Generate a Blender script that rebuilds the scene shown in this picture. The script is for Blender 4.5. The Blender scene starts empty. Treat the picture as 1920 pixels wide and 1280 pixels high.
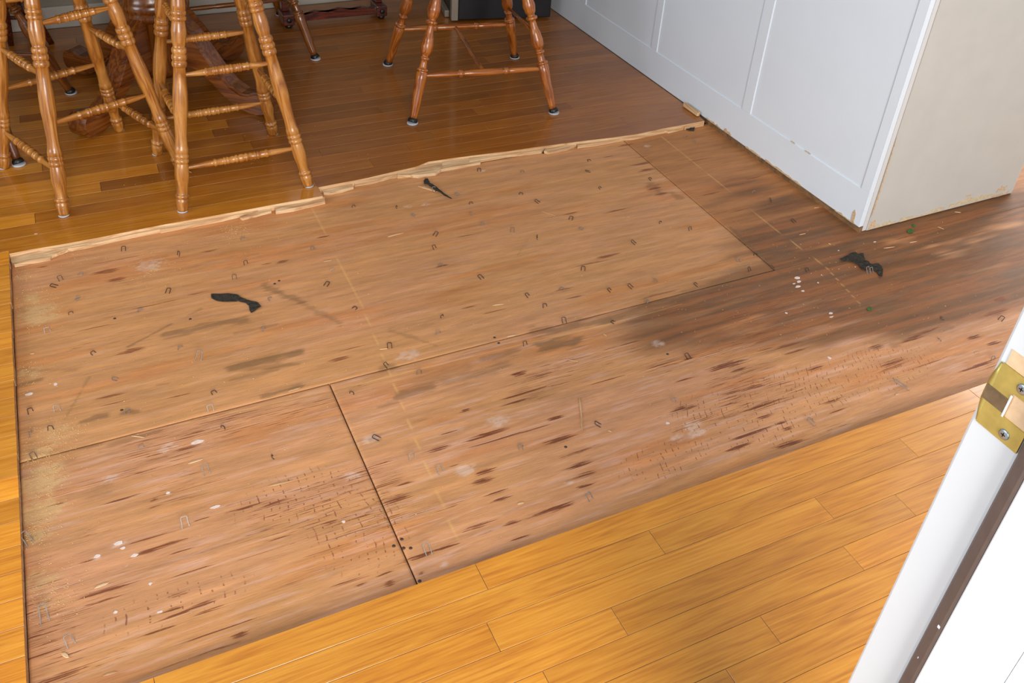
import bpy, bmesh, math, random
import numpy as np
from mathutils import Vector, Matrix

# ------------------------------------------------------------------ camera, world, lights
SC = bpy.context.scene
COL = SC.collection
H = 1.37                       # eye height above the bare plywood
ZF = 0.019                     # top of the strip flooring above the plywood
FPX, CX, CY = 1721.25, 966.96, 483.77
RM = np.array([[0.9028042489, -0.4260912457, 0.0582300480],
               [-0.1981984959, -0.5324099667, -0.8229562465],
               [0.3816567101, 0.7314272880, -0.5651126241]])
cam_d = bpy.data.cameras.new('camera')
cam = bpy.data.objects.new('camera', cam_d); COL.objects.link(cam)
cam_d.sensor_fit = 'HORIZONTAL'; cam_d.sensor_width = 36.0
cam_d.lens = FPX / 1920 * 36
cam_d.shift_x = (960 - CX) / 1920; cam_d.shift_y = (CY - 640) / 1920
cam_d.clip_start = 0.02
m = Matrix.Identity(4)
for i in range(3):
    m[i][0] = RM[0][i]; m[i][1] = -RM[1][i]; m[i][2] = -RM[2][i]
m[2][3] = H
cam.matrix_world = m
SC.camera = cam

w = bpy.data.worlds.new('world'); SC.world = w; w.use_nodes = True
w.node_tree.nodes['Background'].inputs[0].default_value = (0.86, 0.94, 1.0, 1)
w.node_tree.nodes['Background'].inputs[1].default_value = 0.60

def area(name, loc, target, sx, sy, power, color):
    d = bpy.data.lights.new(name, 'AREA'); d.shape = 'RECTANGLE'; d.size = sx; d.size_y = sy
    d.energy = power; d.color = color
    o = bpy.data.objects.new(name, d); COL.objects.link(o); o.location = loc
    o.rotation_euler = (Vector(target) - Vector(loc)).to_track_quat('-Z', 'Y').to_euler()
    return o
area('daylight_side_window', (-3.2, 1.3, 1.5), (0.5, 1.5, 0.3), 1.8, 1.5, 60, (0.86, 0.93, 1.0))
area('daylight_entry_door', (-0.1, -2.4, 1.7), (0.5, 1.3, 0.1), 1.6, 2.0, 190, (1.0, 0.98, 0.95))
area('daylight_dining_window', (0.3, 3.70, 1.25), (0.3, 2.0, 0.9), 1.3, 1.1, 7, (0.62, 0.80, 1.0))
area('daylight_hall_window', (4.2, 2.6, 1.4), (1.5, 0.9, 0.1), 1.2, 1.4, 45, (1.0, 0.98, 0.95))

vs = SC.view_settings
vs.view_transform = 'Standard'; vs.look = 'None'; vs.gamma = 1.0; vs.use_curve_mapping = False
vs.exposure = 0.02
SC.cycles.max_bounces = 6; SC.cycles.diffuse_bounces = 3; SC.cycles.glossy_bounces = 2; SC.cycles.transmission_bounces = 0

# ------------------------------------------------------------------ helpers
rnd = random.Random(7)
def ray(u, v): return RM.T @ np.array([(u - CX) / FPX, (v - CY) / FPX, 1.0])
def at(u, v, z=0.0):
    """point of the horizontal plane z that stands at this place in the photograph"""
    r = ray(u, v); t = (z - H) / r[2]
    return Vector((r[0] * t, r[1] * t, z))
# crops the places were read from: (x0, y0, scale)
CR = {'a': (0, 427, 3), 'b': (640, 427, 3), 'c': (1280, 427, 3), 'd': (0, 854, 3), 'e': (640, 854, 3), 'f': (640, 0, 3),
      'g': (1280, 0, 3), 'h': (0, 300, 6), 'i': (300, 280, 6), 'j': (580, 260, 6), 'k': (880, 180, 4), 'l': (1480, 450, 8),
      'm': (0, 1000, 4.57), 'n': (1560, 340, 5.333), 'o': (1020, 0, 5.334)}
def cp(c, x, y):
    a = CR[c]; return a[0] + x / a[2], a[1] + y / a[2]
def ca(c, x, y, z=0.0): return at(*cp(c, x, y), z)

def empty(name, loc, rz=0.0):
    o = bpy.data.objects.new(name, None); COL.objects.link(o)
    o.location = loc; o.rotation_euler = (0, 0, rz); o.empty_display_size = 0.05
    return o
def tag(o, label=None, cat=None, group=None, kind=None):
    if label: o['label'] = label
    if cat: o['category'] = cat
    if group: o['group'] = group
    if kind: o['kind'] = kind
    return o
def link(name, me, mat=None, parent=None, loc=None, smooth=False):
    o = bpy.data.objects.new(name, me); COL.objects.link(o)
    if mat is not None and not me.materials:
        for mm in (mat if isinstance(mat, (list, tuple)) else [mat]): me.materials.append(mm)
    if parent: o.parent = parent
    if loc is not None: o.location = loc
    if smooth:
        for p in me.polygons: p.use_smooth = True
    return o
def mesh(name, verts, faces):
    me = bpy.data.meshes.new(name); me.from_pydata([tuple(v) for v in verts], [], faces); me.update()
    return me
def bm_mesh(bm, name):
    bmesh.ops.recalc_face_normals(bm, faces=bm.faces)
    me = bpy.data.meshes.new(name); bm.to_mesh(me); bm.free(); return me
def box_bm(bm, lo, hi):
    r = bmesh.ops.create_cube(bm, size=1.0)
    for v in r['verts']:
        v.co = Vector(((lo[0] + hi[0]) / 2 + v.co.x * (hi[0] - lo[0]), (lo[1] + hi[1]) / 2 + v.co.y * (hi[1] - lo[1]),
                       (lo[2] + hi[2]) / 2 + v.co.z * (hi[2] - lo[2])))
    return r['verts']
def box(name, lo, hi, mat, parent=None, bevel=0.0, seg=2):
    """a box with its own origin at its base centre"""
    c = Vector(((lo[0] + hi[0]) / 2, (lo[1] + hi[1]) / 2, lo[2]))
    bm = bmesh.new(); box_bm(bm, Vector(lo) - c, Vector(hi) - c)
    if bevel: bmesh.ops.bevel(bm, geom=bm.edges[:], offset=bevel, segments=seg, affect='EDGES', profile=0.5)
    return link(name, bm_mesh(bm, name), mat, parent, c)
def prism(name, pts, z0, z1, mat, parent=None, bevel=0.0, tops=None):
    """outline (world xy points) with thickness; tops: per-point top heights"""
    n = len(pts); c = Vector((sum(p[0] for p in pts) / n, sum(p[1] for p in pts) / n, 0))
    bm = bmesh.new()
    vb = [bm.verts.new((p[0] - c.x, p[1] - c.y, z0)) for p in pts]
    vt = [bm.verts.new((p[0] - c.x, p[1] - c.y, tops[i] if tops else z1)) for i, p in enumerate(pts)]
    ft = bm.faces.new(vt); bm.faces.new(vb[::-1])
    for i in range(n):
        bm.faces.new((vb[i], vb[(i + 1) % n], vt[(i + 1) % n], vt[i]))
    bmesh.ops.recalc_face_normals(bm, faces=bm.faces)
    bmesh.ops.triangulate(bm, faces=[f for f in bm.faces if len(f.verts) > 4])
    return link(name, bm_mesh(bm, name), mat, parent, c)
def lathe_verts(prof, n=20):
    """prof: list of (t along axis, radius) -> verts, faces about the local z axis"""
    v, f = [], []
    for (t, r) in prof:
        for k in range(n):
            a = 2 * math.pi * k / n; v.append((r * math.cos(a), r * math.sin(a), t))
    for i in range(len(prof) - 1):
        for k in range(n):
            f.append((i * n + k, i * n + (k + 1) % n, (i + 1) * n + (k + 1) % n, (i + 1) * n + k))
    f.append(tuple(range(n))[::-1]); f.append(tuple((len(prof) - 1) * n + k for k in range(n)))
    return v, f
def lathe(name, p0, p1, prof, mat, parent=None, n=20):
    """turned piece from p0 to p1; prof in (distance fraction 0..1, radius)"""
    p0, p1 = Vector(p0), Vector(p1); L = (p1 - p0).length
    v, f = lathe_verts([(t * L, r) for t, r in prof], n)
    me = mesh(name, v, f)
    o = link(name, me, mat, parent, p0, smooth=True)
    o.rotation_euler = (p1 - p0).to_track_quat('Z', 'Y').to_euler()
    return o
def smooth_prof(ctrl, per=4):
    """densify a profile with smooth (cosine) blends"""
    out = []
    for (t0, r0), (t1, r1) in zip(ctrl[:-1], ctrl[1:]):
        k = per if abs(r1 - r0) > 0.0015 and abs(t1 - t0) > 0.006 else 1
        for i in range(k):
            s = i / k; out.append((t0 + (t1 - t0) * s, r0 + (r1 - r0) * (0.5 - 0.5 * math.cos(math.pi * s))))
    out.append(ctrl[-1]); return out
def ring(t, r, h=0.006, base=None):
    b = base if base else r * 0.78
    return [(t - h * 0.62, b), (t - h * 0.5, r * 0.93), (t - h * 0.2, r), (t + h * 0.2, r), (t + h * 0.5, r * 0.93), (t + h * 0.62, b)]

# ------------------------------------------------------------------ materials
def nt(name):
    mt = bpy.data.materials.new(name); mt.use_nodes = True
    t = mt.node_tree; b = t.nodes['Principled BSDF']
    return mt, t, b
def N(t, kind, **kw):
    n = t.nodes.new(kind)
    for k, v in kw.items():
        if k in ('op',): n.operation = v
        elif k == 'blend': n.blend_type = v
        else: setattr(n, k, v)
    return n
def mixc(t, fac, a, b, blend='MIX'):
    n = t.nodes.new('ShaderNodeMix'); n.data_type = 'RGBA'; n.blend_type = blend
    for s, v in ((n.inputs[0], fac), (n.inputs[6], a), (n.inputs[7], b)):
        if hasattr(v, 'is_output'): t.links.new(v, s)
        elif isinstance(v, (int, float)): s.default_value = v
        else: s.default_value = tuple(v) + (1.0,) if len(v) == 3 else v
    return n.outputs[2]
def mth(t, op, a, b=None):
    n = t.nodes.new('ShaderNodeMath'); n.operation = op
    for s, v in ((n.inputs[0], a), (n.inputs[1], b)):
        if v is None: continue
        if hasattr(v, 'is_output'): t.links.new(v, s)
        else: s.default_value = v
    return n.outputs[0]
def noise(t, vec, scale, detail=4, rough=0.55, dist=0.0):
    n = t.nodes.new('ShaderNodeTexNoise'); n.inputs['Scale'].default_value = scale
    n.inputs['Detail'].default_value = detail; n.inputs['Roughness'].default_value = rough; n.inputs['Distortion'].default_value = dist
    t.links.new(vec, n.inputs['Vector']); return n.outputs['Fac']
def mapping(t, vec, scale, loc=None):
    n = t.nodes.new('ShaderNodeMapping'); n.inputs['Scale'].default_value = scale
    t.links.new(vec, n.inputs['Vector'])
    if loc is not None: t.links.new(loc, n.inputs['Location'])
    return n.outputs[0]
def ramp(t, fac, stops):
    n = t.nodes.new('ShaderNodeValToRGB'); e = n.color_ramp.elements
    while len(e) < len(stops): e.new(0.5)
    for i, (p, c) in enumerate(stops):
        e[i].position = p; e[i].color = (tuple(c) + (1,)) if not isinstance(c, (int, float)) else (c, c, c, 1)
    t.links.new(fac, n.inputs[0]); return n.outputs[0]
def srgb(r, g, b):
    f = lambda c: (c / 12.92 if c <= 0.04045 else ((c + 0.055) / 1.055) ** 2.4)
    return (f(r / 255), f(g / 255), f(b / 255))
def bump(t, b, h, strength, dist=0.001):
    n = t.nodes.new('ShaderNodeBump'); n.inputs['Strength'].default_value = strength; n.inputs['Distance'].default_value = dist
    t.links.new(h, n.inputs['Height']); t.links.new(n.outputs[0], b.inputs['Normal'])
def plain(name, col, rough=0.5, metal=0.0, var=0.08, scale=30.0, bmp=0.0, coat=0.0, spec=0.5):
    mt, t, b = nt(name)
    tc = t.nodes.new('ShaderNodeTexCoord').outputs['Object']
    nz = noise(t, tc, scale, 4)
    c = mixc(t, ramp(t, nz, [(0.3, 0.0), (0.7, 1.0)]), [x * (1 - var) for x in col], [min(1, x * (1 + var)) for x in col])
    t.links.new(c, b.inputs['Base Color']); b.inputs['Roughness'].default_value = rough; b.inputs['Metallic'].default_value = metal
    b.inputs['Specular IOR Level'].default_value = spec
    if coat: b.inputs['Coat Weight'].default_value = coat; b.inputs['Coat Roughness'].default_value = 0.12
    if bmp: bump(t, b, noise(t, tc, scale * 6, 3), bmp)
    return mt

def wood(name, dark, mid, light, axis='X', grain=1.0, rough=0.3, coat=0.4, tint=True, pores=0.35, bmp=0.15, figure=0.42, coat_r=0.22):
    """grain along the given local axis; Object Info colour tints each board"""
    mt, t, b = nt(name)
    tc = t.nodes.new('ShaderNodeTexCoord').outputs['Object']
    oi = t.nodes.new('ShaderNodeObjectInfo')
    off = t.nodes.new('ShaderNodeCombineXYZ')
    for i, k in enumerate((31.0, 17.0, 11.0)): t.links.new(mth(t, 'MULTIPLY', oi.outputs['Random'], k), off.inputs[i])
    ai = 'XYZ'.index(axis)
    def sc(l, c): return tuple(l if i == ai else c for i in range(3))
    v1 = mapping(t, tc, sc(1.3 * grain, 17 * grain), off.outputs[0])
    v2 = mapping(t, tc, sc(9 * grain, 260 * grain), off.outputs[0])
    v3 = mapping(t, tc, sc(18 * grain, 900 * grain), off.outputs[0])
    n1 = noise(t, v1, 1.0, 3, 0.5, 0.8)
    rings = mth(t, 'FRACT', mth(t, 'MULTIPLY', n1, 7.0))
    tri = mth(t, 'ABSOLUTE', mth(t, 'SUBTRACT', mth(t, 'MULTIPLY', rings, 2.0), 1.0))
    n2 = noise(t, v2, 1.0, 3, 0.6)
    n3 = noise(t, v3, 1.0, 2, 0.6)
    g = mth(t, 'ADD', mth(t, 'MULTIPLY', tri, figure), mth(t, 'MULTIPLY', n2, 1.02 - figure))
    col = ramp(t, g, [(0.18, dark), (0.48, mid), (0.80, light)])
    pore = ramp(t, n3, [(0.30, 1.0), (0.42, 0.0)])
    col = mixc(t, mth(t, 'MULTIPLY', pore, pores), col, [x * 0.45 for x in dark])
    if tint: col = mixc(t, 1.0, col, oi.outputs['Color'], 'MULTIPLY')
    t.links.new(col, b.inputs['Base Color'])
    rr = mth(t, 'ADD', mth(t, 'MULTIPLY', noise(t, mapping(t, tc, sc(14, 30), off.outputs[0]), 1.0, 1), 0.22), rough - 0.1)
    t.links.new(rr, b.inputs['Roughness'])
    b.inputs['Coat Weight'].default_value = coat; b.inputs['Coat Roughness'].default_value = coat_r
    bump(t, b, mth(t, 'ADD', n2, n3), bmp, 0.0006)
    return mt

M = {}
M['oak_floor'] = wood('finished_oak_floor', srgb(170, 98, 24), srgb(204, 130, 34), srgb(222, 152, 50), 'X', 1.0, 0.36, 0.55, True, 0.22, 0.06, 0.22, 0.10)
M['raw_wood'] = wood('raw_split_wood', srgb(172, 124, 82), srgb(210, 168, 122), srgb(228, 196, 154), 'X', 1.6, 0.75, 0.0, False, 0.25, 0.5)
M['cut_edge'] = wood('dark_cut_edge', srgb(150, 106, 68), srgb(190, 142, 96), srgb(214, 172, 124), 'X', 1.6, 0.8, 0.0, False, 0.3, 0.3)
M['honey_oak'] = wood('honey_oak_turned', srgb(132, 72, 22), srgb(182, 114, 42), srgb(208, 146, 72), 'Z', 1.3, 0.30, 0.5, True, 0.45, 0.15)
M['brown_oak'] = wood('brown_oak_turned', srgb(104, 50, 12), srgb(158, 84, 26), srgb(188, 114, 42), 'Z', 1.3, 0.24, 0.6, True, 0.4, 0.12)
M['brown_oak_x'] = wood('brown_oak_board', srgb(92, 44, 12), srgb(138, 72, 24), srgb(170, 98, 38), 'X', 1.0, 0.24, 0.6, True, 0.4, 0.12)
M['red_wood'] = wood('dark_red_stained_wood', srgb(44, 14, 8), srgb(78, 28, 16), srgb(112, 46, 26), 'X', 1.3, 0.25, 0.6, True, 0.3, 0.1)
M['white_paint'] = plain('white_panel_paint', srgb(220, 227, 234), 0.38, 0, 0.015, 6, 0.03)
M['jamb_paint'] = plain('white_gloss_jamb_paint', srgb(232, 234, 236), 0.3, 0, 0.01, 8, 0.02)
M['beige_paint'] = plain('warm_grey_drywall_paint', srgb(190, 185, 177), 0.6, 0, 0.03, 12, 0.12)
M['edge_paint'] = plain('grey_white_corner_paint', srgb(206, 204, 202), 0.5, 0, 0.02, 20, 0.05)
M['back_paint_shaded'] = plain('shaded_back_wall_paint', srgb(136, 126, 110), 0.7, 0, 0.02, 8, 0.05)  # beige darkened to stand in for shade in the dining corner
M['chip_tan'] = plain('bare_tan_chip', srgb(198, 168, 134), 0.85, 0, 0.25, 180, 0.4)
M['chip_yellow'] = plain('yellowed_paper_tear', srgb(198, 178, 146), 0.85, 0, 0.18, 120, 0.3)
M['raw_base'] = plain('stained_raw_wall_base', srgb(122, 90, 56), 0.85, 0, 0.4, 60, 0.4)
M['brass'] = plain('worn_brass', srgb(206, 186, 104), 0.42, 0.6, 0.12, 90, 0.1)
M['brass_dull'] = plain('tarnished_grey_brass', srgb(140, 122, 96), 0.45, 0.7, 0.2, 120, 0.1)
M['zinc'] = plain('zinc_screw', srgb(176, 190, 200), 0.28, 0.9, 0.05, 200)
M['steel'] = plain('staple_wire', srgb(136, 126, 118), 0.5, 0.25, 0.3, 300)
M['dark_steel'] = plain('rusty_staple_wire', srgb(92, 74, 64), 0.5, 0.6, 0.3, 300)
M['felt'] = plain('black_tar_felt', srgb(60, 54, 47), 0.95, 0, 0.35, 220, 0.9, spec=0.2)
M['weather'] = plain('brown_weatherstrip', srgb(112, 94, 86), 0.55, 0, 0.08, 60, 0.05)
M['black_plastic'] = plain('black_plastic_cup', srgb(22, 20, 20), 0.4, 0, 0.1, 50)
M['glide'] = plain('pale_grey_glide', srgb(176, 178, 182), 0.6, 0, 0.06, 90)
M['appliance'] = plain('black_enamel', srgb(14, 16, 20), 0.32, 0, 0.1, 10)
M['aluminium'] = plain('brushed_aluminium', srgb(150, 138, 124), 0.4, 0.3, 0.05, 60)
M['grey_side'] = plain('grey_side_panel', srgb(70, 58, 46), 0.5, 0.1, 0.1, 30)
M['leaf'] = plain('green_leaf', srgb(44, 92, 26), 0.5, 0, 0.3, 300)
M['fleck'] = plain('dried_paint', srgb(226, 206, 194), 0.7, 0, 0.12, 300, 0.2)
M['sawdust'] = plain('pale_sawdust', srgb(214, 172, 112), 0.9, 0, 0.3, 400)
M['peach'] = plain('bare_pine_mortise', srgb(240, 200, 158), 0.8, 0, 0.1, 120, 0.2)
M['base_grey'] = plain('grey_baseboard_paint', srgb(176, 168, 156), 0.5, 0, 0.03, 10)
M['dark_gap'] = plain('dark_gap', srgb(40, 26, 18), 0.95, 0, 0.2, 40)

# plywood: colour, stains and torn grain come with the surface (vertex attribute), fine grain from the nodes
mt, t, b = nt('bare_plywood'); M['plywood'] = mt
at_n = t.nodes.new('ShaderNodeAttribute'); at_n.attribute_name = 'veneer'
ck_n = t.nodes.new('ShaderNodeAttribute'); ck_n.attribute_name = 'check'
tc = t.nodes.new('ShaderNodeNewGeometry').outputs['Position']
sx_ = t.nodes.new('ShaderNodeSeparateXYZ'); t.links.new(tc, sx_.inputs[0])
cs_ = t.nodes.new('ShaderNodeSeparateXYZ'); t.links.new(ck_n.outputs['Vector'], cs_.inputs[0])
g1 = noise(t, mapping(t, tc, (22, 420, 1)), 1.0, 4, 0.65)
g2 = noise(t, mapping(t, tc, (6, 60, 1)), 1.0, 4, 0.6)
g3 = noise(t, tc, 330.0, 2, 0.5)
g4 = noise(t, mapping(t, tc, (60, 900, 1)), 1.0, 2, 0.6)
g5 = noise(t, mapping(t, tc, (11, 380, 1)), 1.0, 5, 0.68, 0.5)
g6 = noise(t, mapping(t, tc, (5, 7, 1)), 1.0, 3, 0.6)
c = mixc(t, 1.0, at_n.outputs['Color'], ramp(t, g1, [(0.22, 0.76), (0.5, 1.0), (0.8, 1.16)]), 'MULTIPLY')
c = mixc(t, 1.0, c, ramp(t, g2, [(0.25, 0.84), (0.5, 1.0), (0.78, 1.12)]), 'MULTIPLY')
c = mixc(t, ramp(t, g4, [(0.66, 0.0), (0.74, 0.45)]), c, srgb(128, 74, 42))
# torn grain: the mask says where, the stretched noise gives the ragged slivers
tv = mth(t, 'ADD', mth(t, 'MULTIPLY', at_n.outputs['Alpha'], 0.60), mth(t, 'MULTIPLY', mth(t, 'SUBTRACT', g5, 0.5), 1.55))
tear = ramp(t, tv, [(0.44, 0.0), (0.51, 1.0)])
soft = ramp(t, tv, [(0.30, 0.0), (0.46, 1.0)])
# short cross checks along the figure lines
ph, msk = cs_.outputs[0], cs_.outputs[1]
fr = mth(t, 'ABSOLUTE', mth(t, 'SUBTRACT', mth(t, 'FRACT', ph), 0.5))
cmb = t.nodes.new('ShaderNodeCombineXYZ'); t.links.new(mth(t, 'MULTIPLY', mth(t, 'FLOOR', ph), 7.31), cmb.inputs[0]); t.links.new(mth(t, 'MULTIPLY', sx_.outputs[1], 105.0), cmb.inputs[1]); t.links.new(mth(t, 'MULTIPLY', sx_.outputs[0], 25.0), cmb.inputs[2])
dsh = noise(t, cmb.outputs[0], 1.0, 2, 0.6)
line = ramp(t, mth(t, 'ADD', fr, mth(t, 'MULTIPLY', mth(t, 'SUBTRACT', g1, 0.5), 0.16)), [(0.045, 1.0), (0.10, 0.0)])
chk = mth(t, 'MULTIPLY', mth(t, 'MULTIPLY', line, ramp(t, dsh, [(0.53, 0.0), (0.60, 1.0)])), msk)
c = mixc(t, mth(t, 'MULTIPLY', soft, 0.30), c, srgb(172, 104, 58))
dkc = mixc(t, g6, srgb(136, 70, 36), srgb(96, 54, 38))
fin = mth(t, 'MULTIPLY', mth(t, 'MAXIMUM', tear, mth(t, 'MULTIPLY', chk, 0.8)), mth(t, 'ADD', mth(t, 'MULTIPLY', cs_.outputs[2], 0.55), 0.42))
c = mixc(t, fin, c, dkc)
c = mixc(t, ramp(t, g3, [(0.70, 0.0), (0.77, 0.45)]), c, srgb(224, 186, 140))
t.links.new(c, b.inputs['Base Color']); b.inputs['Roughness'].default_value = 0.62
b.inputs['Specular IOR Level'].default_value = 0.35
bump(t, b, mth(t, 'SUBTRACT', mth(t, 'ADD', g1, mth(t, 'MULTIPLY', g4, 0.6)), mth(t, 'MULTIPLY', fin, 1.2)), 0.4, 0.0008)

# ------------------------------------------------------------------ bare plywood subfloor
def vn(x, y, sx, sy, seed):
    """value noise, cell sizes sx, sy in metres, result 0..1"""
    r = np.random.RandomState(seed).rand(128, 128)
    u = x / sx; v = y / sy
    iu = np.floor(u).astype(int); iv = np.floor(v).astype(int); fu = u - iu; fv = v - iv
    fu = fu * fu * (3 - 2 * fu); fv = fv * fv * (3 - 2 * fv)
    a = r[iu % 128, iv % 128]; bb = r[(iu + 1) % 128, iv % 128]; cc = r[iu % 128, (iv + 1) % 128]; dd = r[(iu + 1) % 128, (iv + 1) % 128]
    return (a * (1 - fu) + bb * fu) * (1 - fv) + (cc * (1 - fu) + dd * fu) * fv
def fbm(x, y, sx, sy, seed, o=3):
    s = 0; wgt = 0; a = 1.0
    for i in range(o):
        s = s + a * vn(x, y, sx / 2 ** i, sy / 2 ** i, seed + i * 13); wgt += a; a *= 0.55
    return s / wgt
def sst(e0, e1, x):
    q = np.clip((x - e0) / (e1 - e0), 0, 1); return q * q * (3 - 2 * q)

TEARS = {
 'a': [(1180,130,80,20),(1590,190,60,30),(1500,203,40,20),(600,245,120,40),(660,290,80,40),(630,185,260,8),(850,435,300,10),(700,485,150,15),(740,690,120,40),(1100,370,100,12),(640,940,150,25),(640,985,150,10),(1000,945,130,12),(560,555,150,8),(1900,740,100,30),(1050,1240,120,30),(240,220,50,16),(1820,50,60,14)],
 'b': [(700,45,120,12),(1500,160,120,30),(1400,200,150,12),(560,215,60,25),(1250,345,80,20),(1800,370,200,20),(720,445,80,15),(860,470,120,8),(1650,640,120,10),(1800,770,220,10),(1060,920,270,25),(1010,970,200,15),(1000,820,80,40),(700,1025,60,20),(820,1160,250,30),(950,1170,400,12),(1240,1190,150,45),(550,1240,120,45),(780,1180,150,20),(1330,1260,180,30),(1200,1070,80,30),(1900,1015,80,30),(1820,1060,150,10),(600,1150,80,15),(50,680,150,12),(1480,860,200,10),(1320,390,80,16)],
 'c': [(600,660,150,25),(630,695,120,15),(255,770,190,45),(310,800,90,25),(30,735,60,12),(1090,670,90,30),(1300,620,160,30),(1180,760,150,35),(1200,780,180,15),(1750,480,160,30),(1790,405,70,35),(1640,615,70,30),(1750,650,70,30),(1380,580,200,15),(400,895,110,35),(340,910,200,20),(750,790,90,25),(850,970,120,20),(440,1000,180,25),(470,1060,90,25),(560,1095,60,20),(590,1130,60,30),(380,1160,220,20),(320,1230,120,35),(610,1210,180,40),(870,1030,100,15),(30,1010,80,30),(1650,780,260,20),(1420,750,250,12),(20,850,120,10),(1000,490,220,12)],
 'd': [(1400,285,150,20),(1350,300,200,10),(1150,350,80,12),(870,455,200,20),(950,495,150,25),(830,540,130,35),(1010,540,140,15),(590,760,250,40),(560,820,180,15),(1000,780,100,20),(970,865,90,25),(1130,840,140,35),(1000,890,150,20),(920,975,200,18),(1150,880,150,15),(1230,985,350,15),(1350,1010,80,45),(330,1240,300,40),(1100,1130,320,15),(1500,540,300,12),(1080,650,180,10),(680,245,200,10),(870,245,40,20),(870,290,70,15),(1850,375,80,35),(1560,465,130,15),(200,1130,200,12),(1560,260,150,15),(500,590,90,16)],
 'e': [(310,245,150,45),(800,90,90,40),(800,140,120,40),(870,210,120,30),(900,245,100,25),(1340,50,120,35),(1380,105,120,35),(1370,170,80,25),(1190,300,230,30),(1240,290,150,25),(770,395,160,25),(960,380,80,25),(1020,460,90,20),(800,440,160,15),(600,510,120,30),(430,570,150,30),(240,665,80,20),(110,725,60,15),(270,720,60,40),(60,700,200,15),(450,660,40,20),(630,55,60,15),(350,160,100,15)],
 'f': [(1690,920,120,25),(1700,880,80,15),(1720,955,80,25),(1600,815,80,20),(1760,1060,80,30),(1800,1090,60,30),(1540,1185,110,16),(1500,880,60,10),(1290,1200,90,14)],
 'g': [(400,1000,100,12),(150,1090,120,14),(80,900,120,12),(330,1180,140,12)]}
# grey-brown stains: crop, x0,y0,x1,y1, half width (crop px), strength
STAINS = [('a',1490,330,1700,420,22,.75),('a',1690,420,1910,535,18,.55),('a',720,668,965,540,8,.7),('a',950,602,1380,515,28,.75),('a',1320,595,1550,545,12,.5),
 ('a',1300,790,1690,700,26,.95),('a',1320,800,1680,765,14,.6),('a',1290,860,1560,800,12,.5),('a',1480,948,1690,893,18,.8),('a',450,1092,600,1055,14,.8),('a',90,895,230,850,16,.7),('a',690,1040,780,1030,16,.8),
 ('a',560,1245,900,1140,14,.6),('a',240,1270,560,1215,14,.5),('a',350,1105,500,840,6,.45),('a',880,885,950,873,8,.6),('a',1060,490,1130,460,10,.5),('a',120,800,420,800,20,.35),
 ('b',275,580,420,618,16,.55),('b',400,618,530,660,8,.45),('b',1080,590,1500,520,34,.8),('b',1120,660,1320,640,36,.9),('b',1480,520,1919,400,26,.7),('b',330,945,500,890,26,.8),('b',600,860,900,770,36,.45),
 ('b',210,1010,330,980,14,.6),('b',230,790,290,775,22,.7),('b',800,730,1000,690,24,.6),('b',1040,930,1330,940,60,.25),('b',160,1190,215,1192,14,.5),('b',450,870,700,800,50,.3),
 ('d',120,330,600,180,40,.35),('d',150,120,420,20,26,.4),('d',250,500,520,420,30,.35),
 ('c',0,360,350,275,18,.7),('c',270,0,480,200,9,.8),('c',460,190,560,260,12,.7),('c',1060,650,1500,560,26,.5),('c',1180,660,1320,600,20,.7),
 ('f',1740,1040,1800,1090,26,.7),('f',1860,1090,1900,1110,20,.6)]
# broad dark water damage beside the wall: pixel centre, radius in metres, strength
BLOBS = [(1300,585,.16,.7),(1400,560,.17,.9),(1490,515,.17,1),(1590,500,.18,1.05),(1700,500,.2,1.05),(1820,470,.22,1.0),(1920,470,.24,1),(1640,580,.14,.75),(1520,590,.13,.8),
 (1750,545,.16,.75),(1450,440,.13,.7),(1540,430,.12,.75),(1600,390,.1,.5),(1700,425,.1,.85),(1800,415,.12,.9),(1900,390,.14,1.0),(1390,350,.1,.5),(1480,380,.1,.55),(1250,615,.10,.3),(1850,380,.08,.8),
 (1360,270,.07,.4),(1330,400,.08,.35),(1420,480,.08,.5)]
ISLANDS = [(1690,445,.05,.9),(1790,465,.07,.9),(1880,415,.07,.9),(1850,450,.05,.8),(1720,465,.05,.7),(1650,455,.04,.6),(1560,455,.04,.5),(1400,610,.06,.5),(1620,640,.06,.5),(1900,500,.05,.4)]
DUST = [(70,590,.06,.9),(60,560,.04,.7),(55,700,.04,.6),(90,830,.05,.5),(110,810,.05,.6),(75,905,.06,.9),(90,885,.04,.8),(70,960,.05,1),(70,1000,.03,.9),(75,1090,.06,.6),(90,1130,.05,.5),(150,470,.05,.4),(290,505,.06,.5),(440,430,.04,.5),(70,850,.05,.6),(40,520,.03,.6)]
SCUFF = [('d',670,500,40),('d',545,570,30),('d',755,560,26),('d',705,620,22),('d',950,215,20),('d',845,720,16),('d',650,880,16),('d',900,878,16),('d',610,130,50),('a',840,210,90),('a',310,880,14),('a',165,935,20),
 ('b',370,720,70),('b',160,1190,60),('b',880,1090,70),('b',1890,1180,50),('c',60,1110,60),('c',80,1150,60),('e',1280,150,30),('e',700,80,60),('e',580,610,26),('a',950,1240,70),('a',1110,1210,40),('e',60,120,60),('b',1780,650,40),('j',1110,760,50),('j',1310,740,50),('k',1340,375,30),('k',90,560,30)]
def px_scale(u, v):
    a = at(u - 4, v); bb = at(u + 4, v); return (bb - a).length / 8
def seg_d(x, y, p, q):
    dx, dy = q.x - p.x, q.y - p.y; L2 = dx * dx + dy * dy + 1e-12
    s = np.clip(((x - p.x) * dx + (y - p.y) * dy) / L2, 0, 1)
    return np.hypot(x - p.x - s * dx, y - p.y - s * dy)

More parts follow.
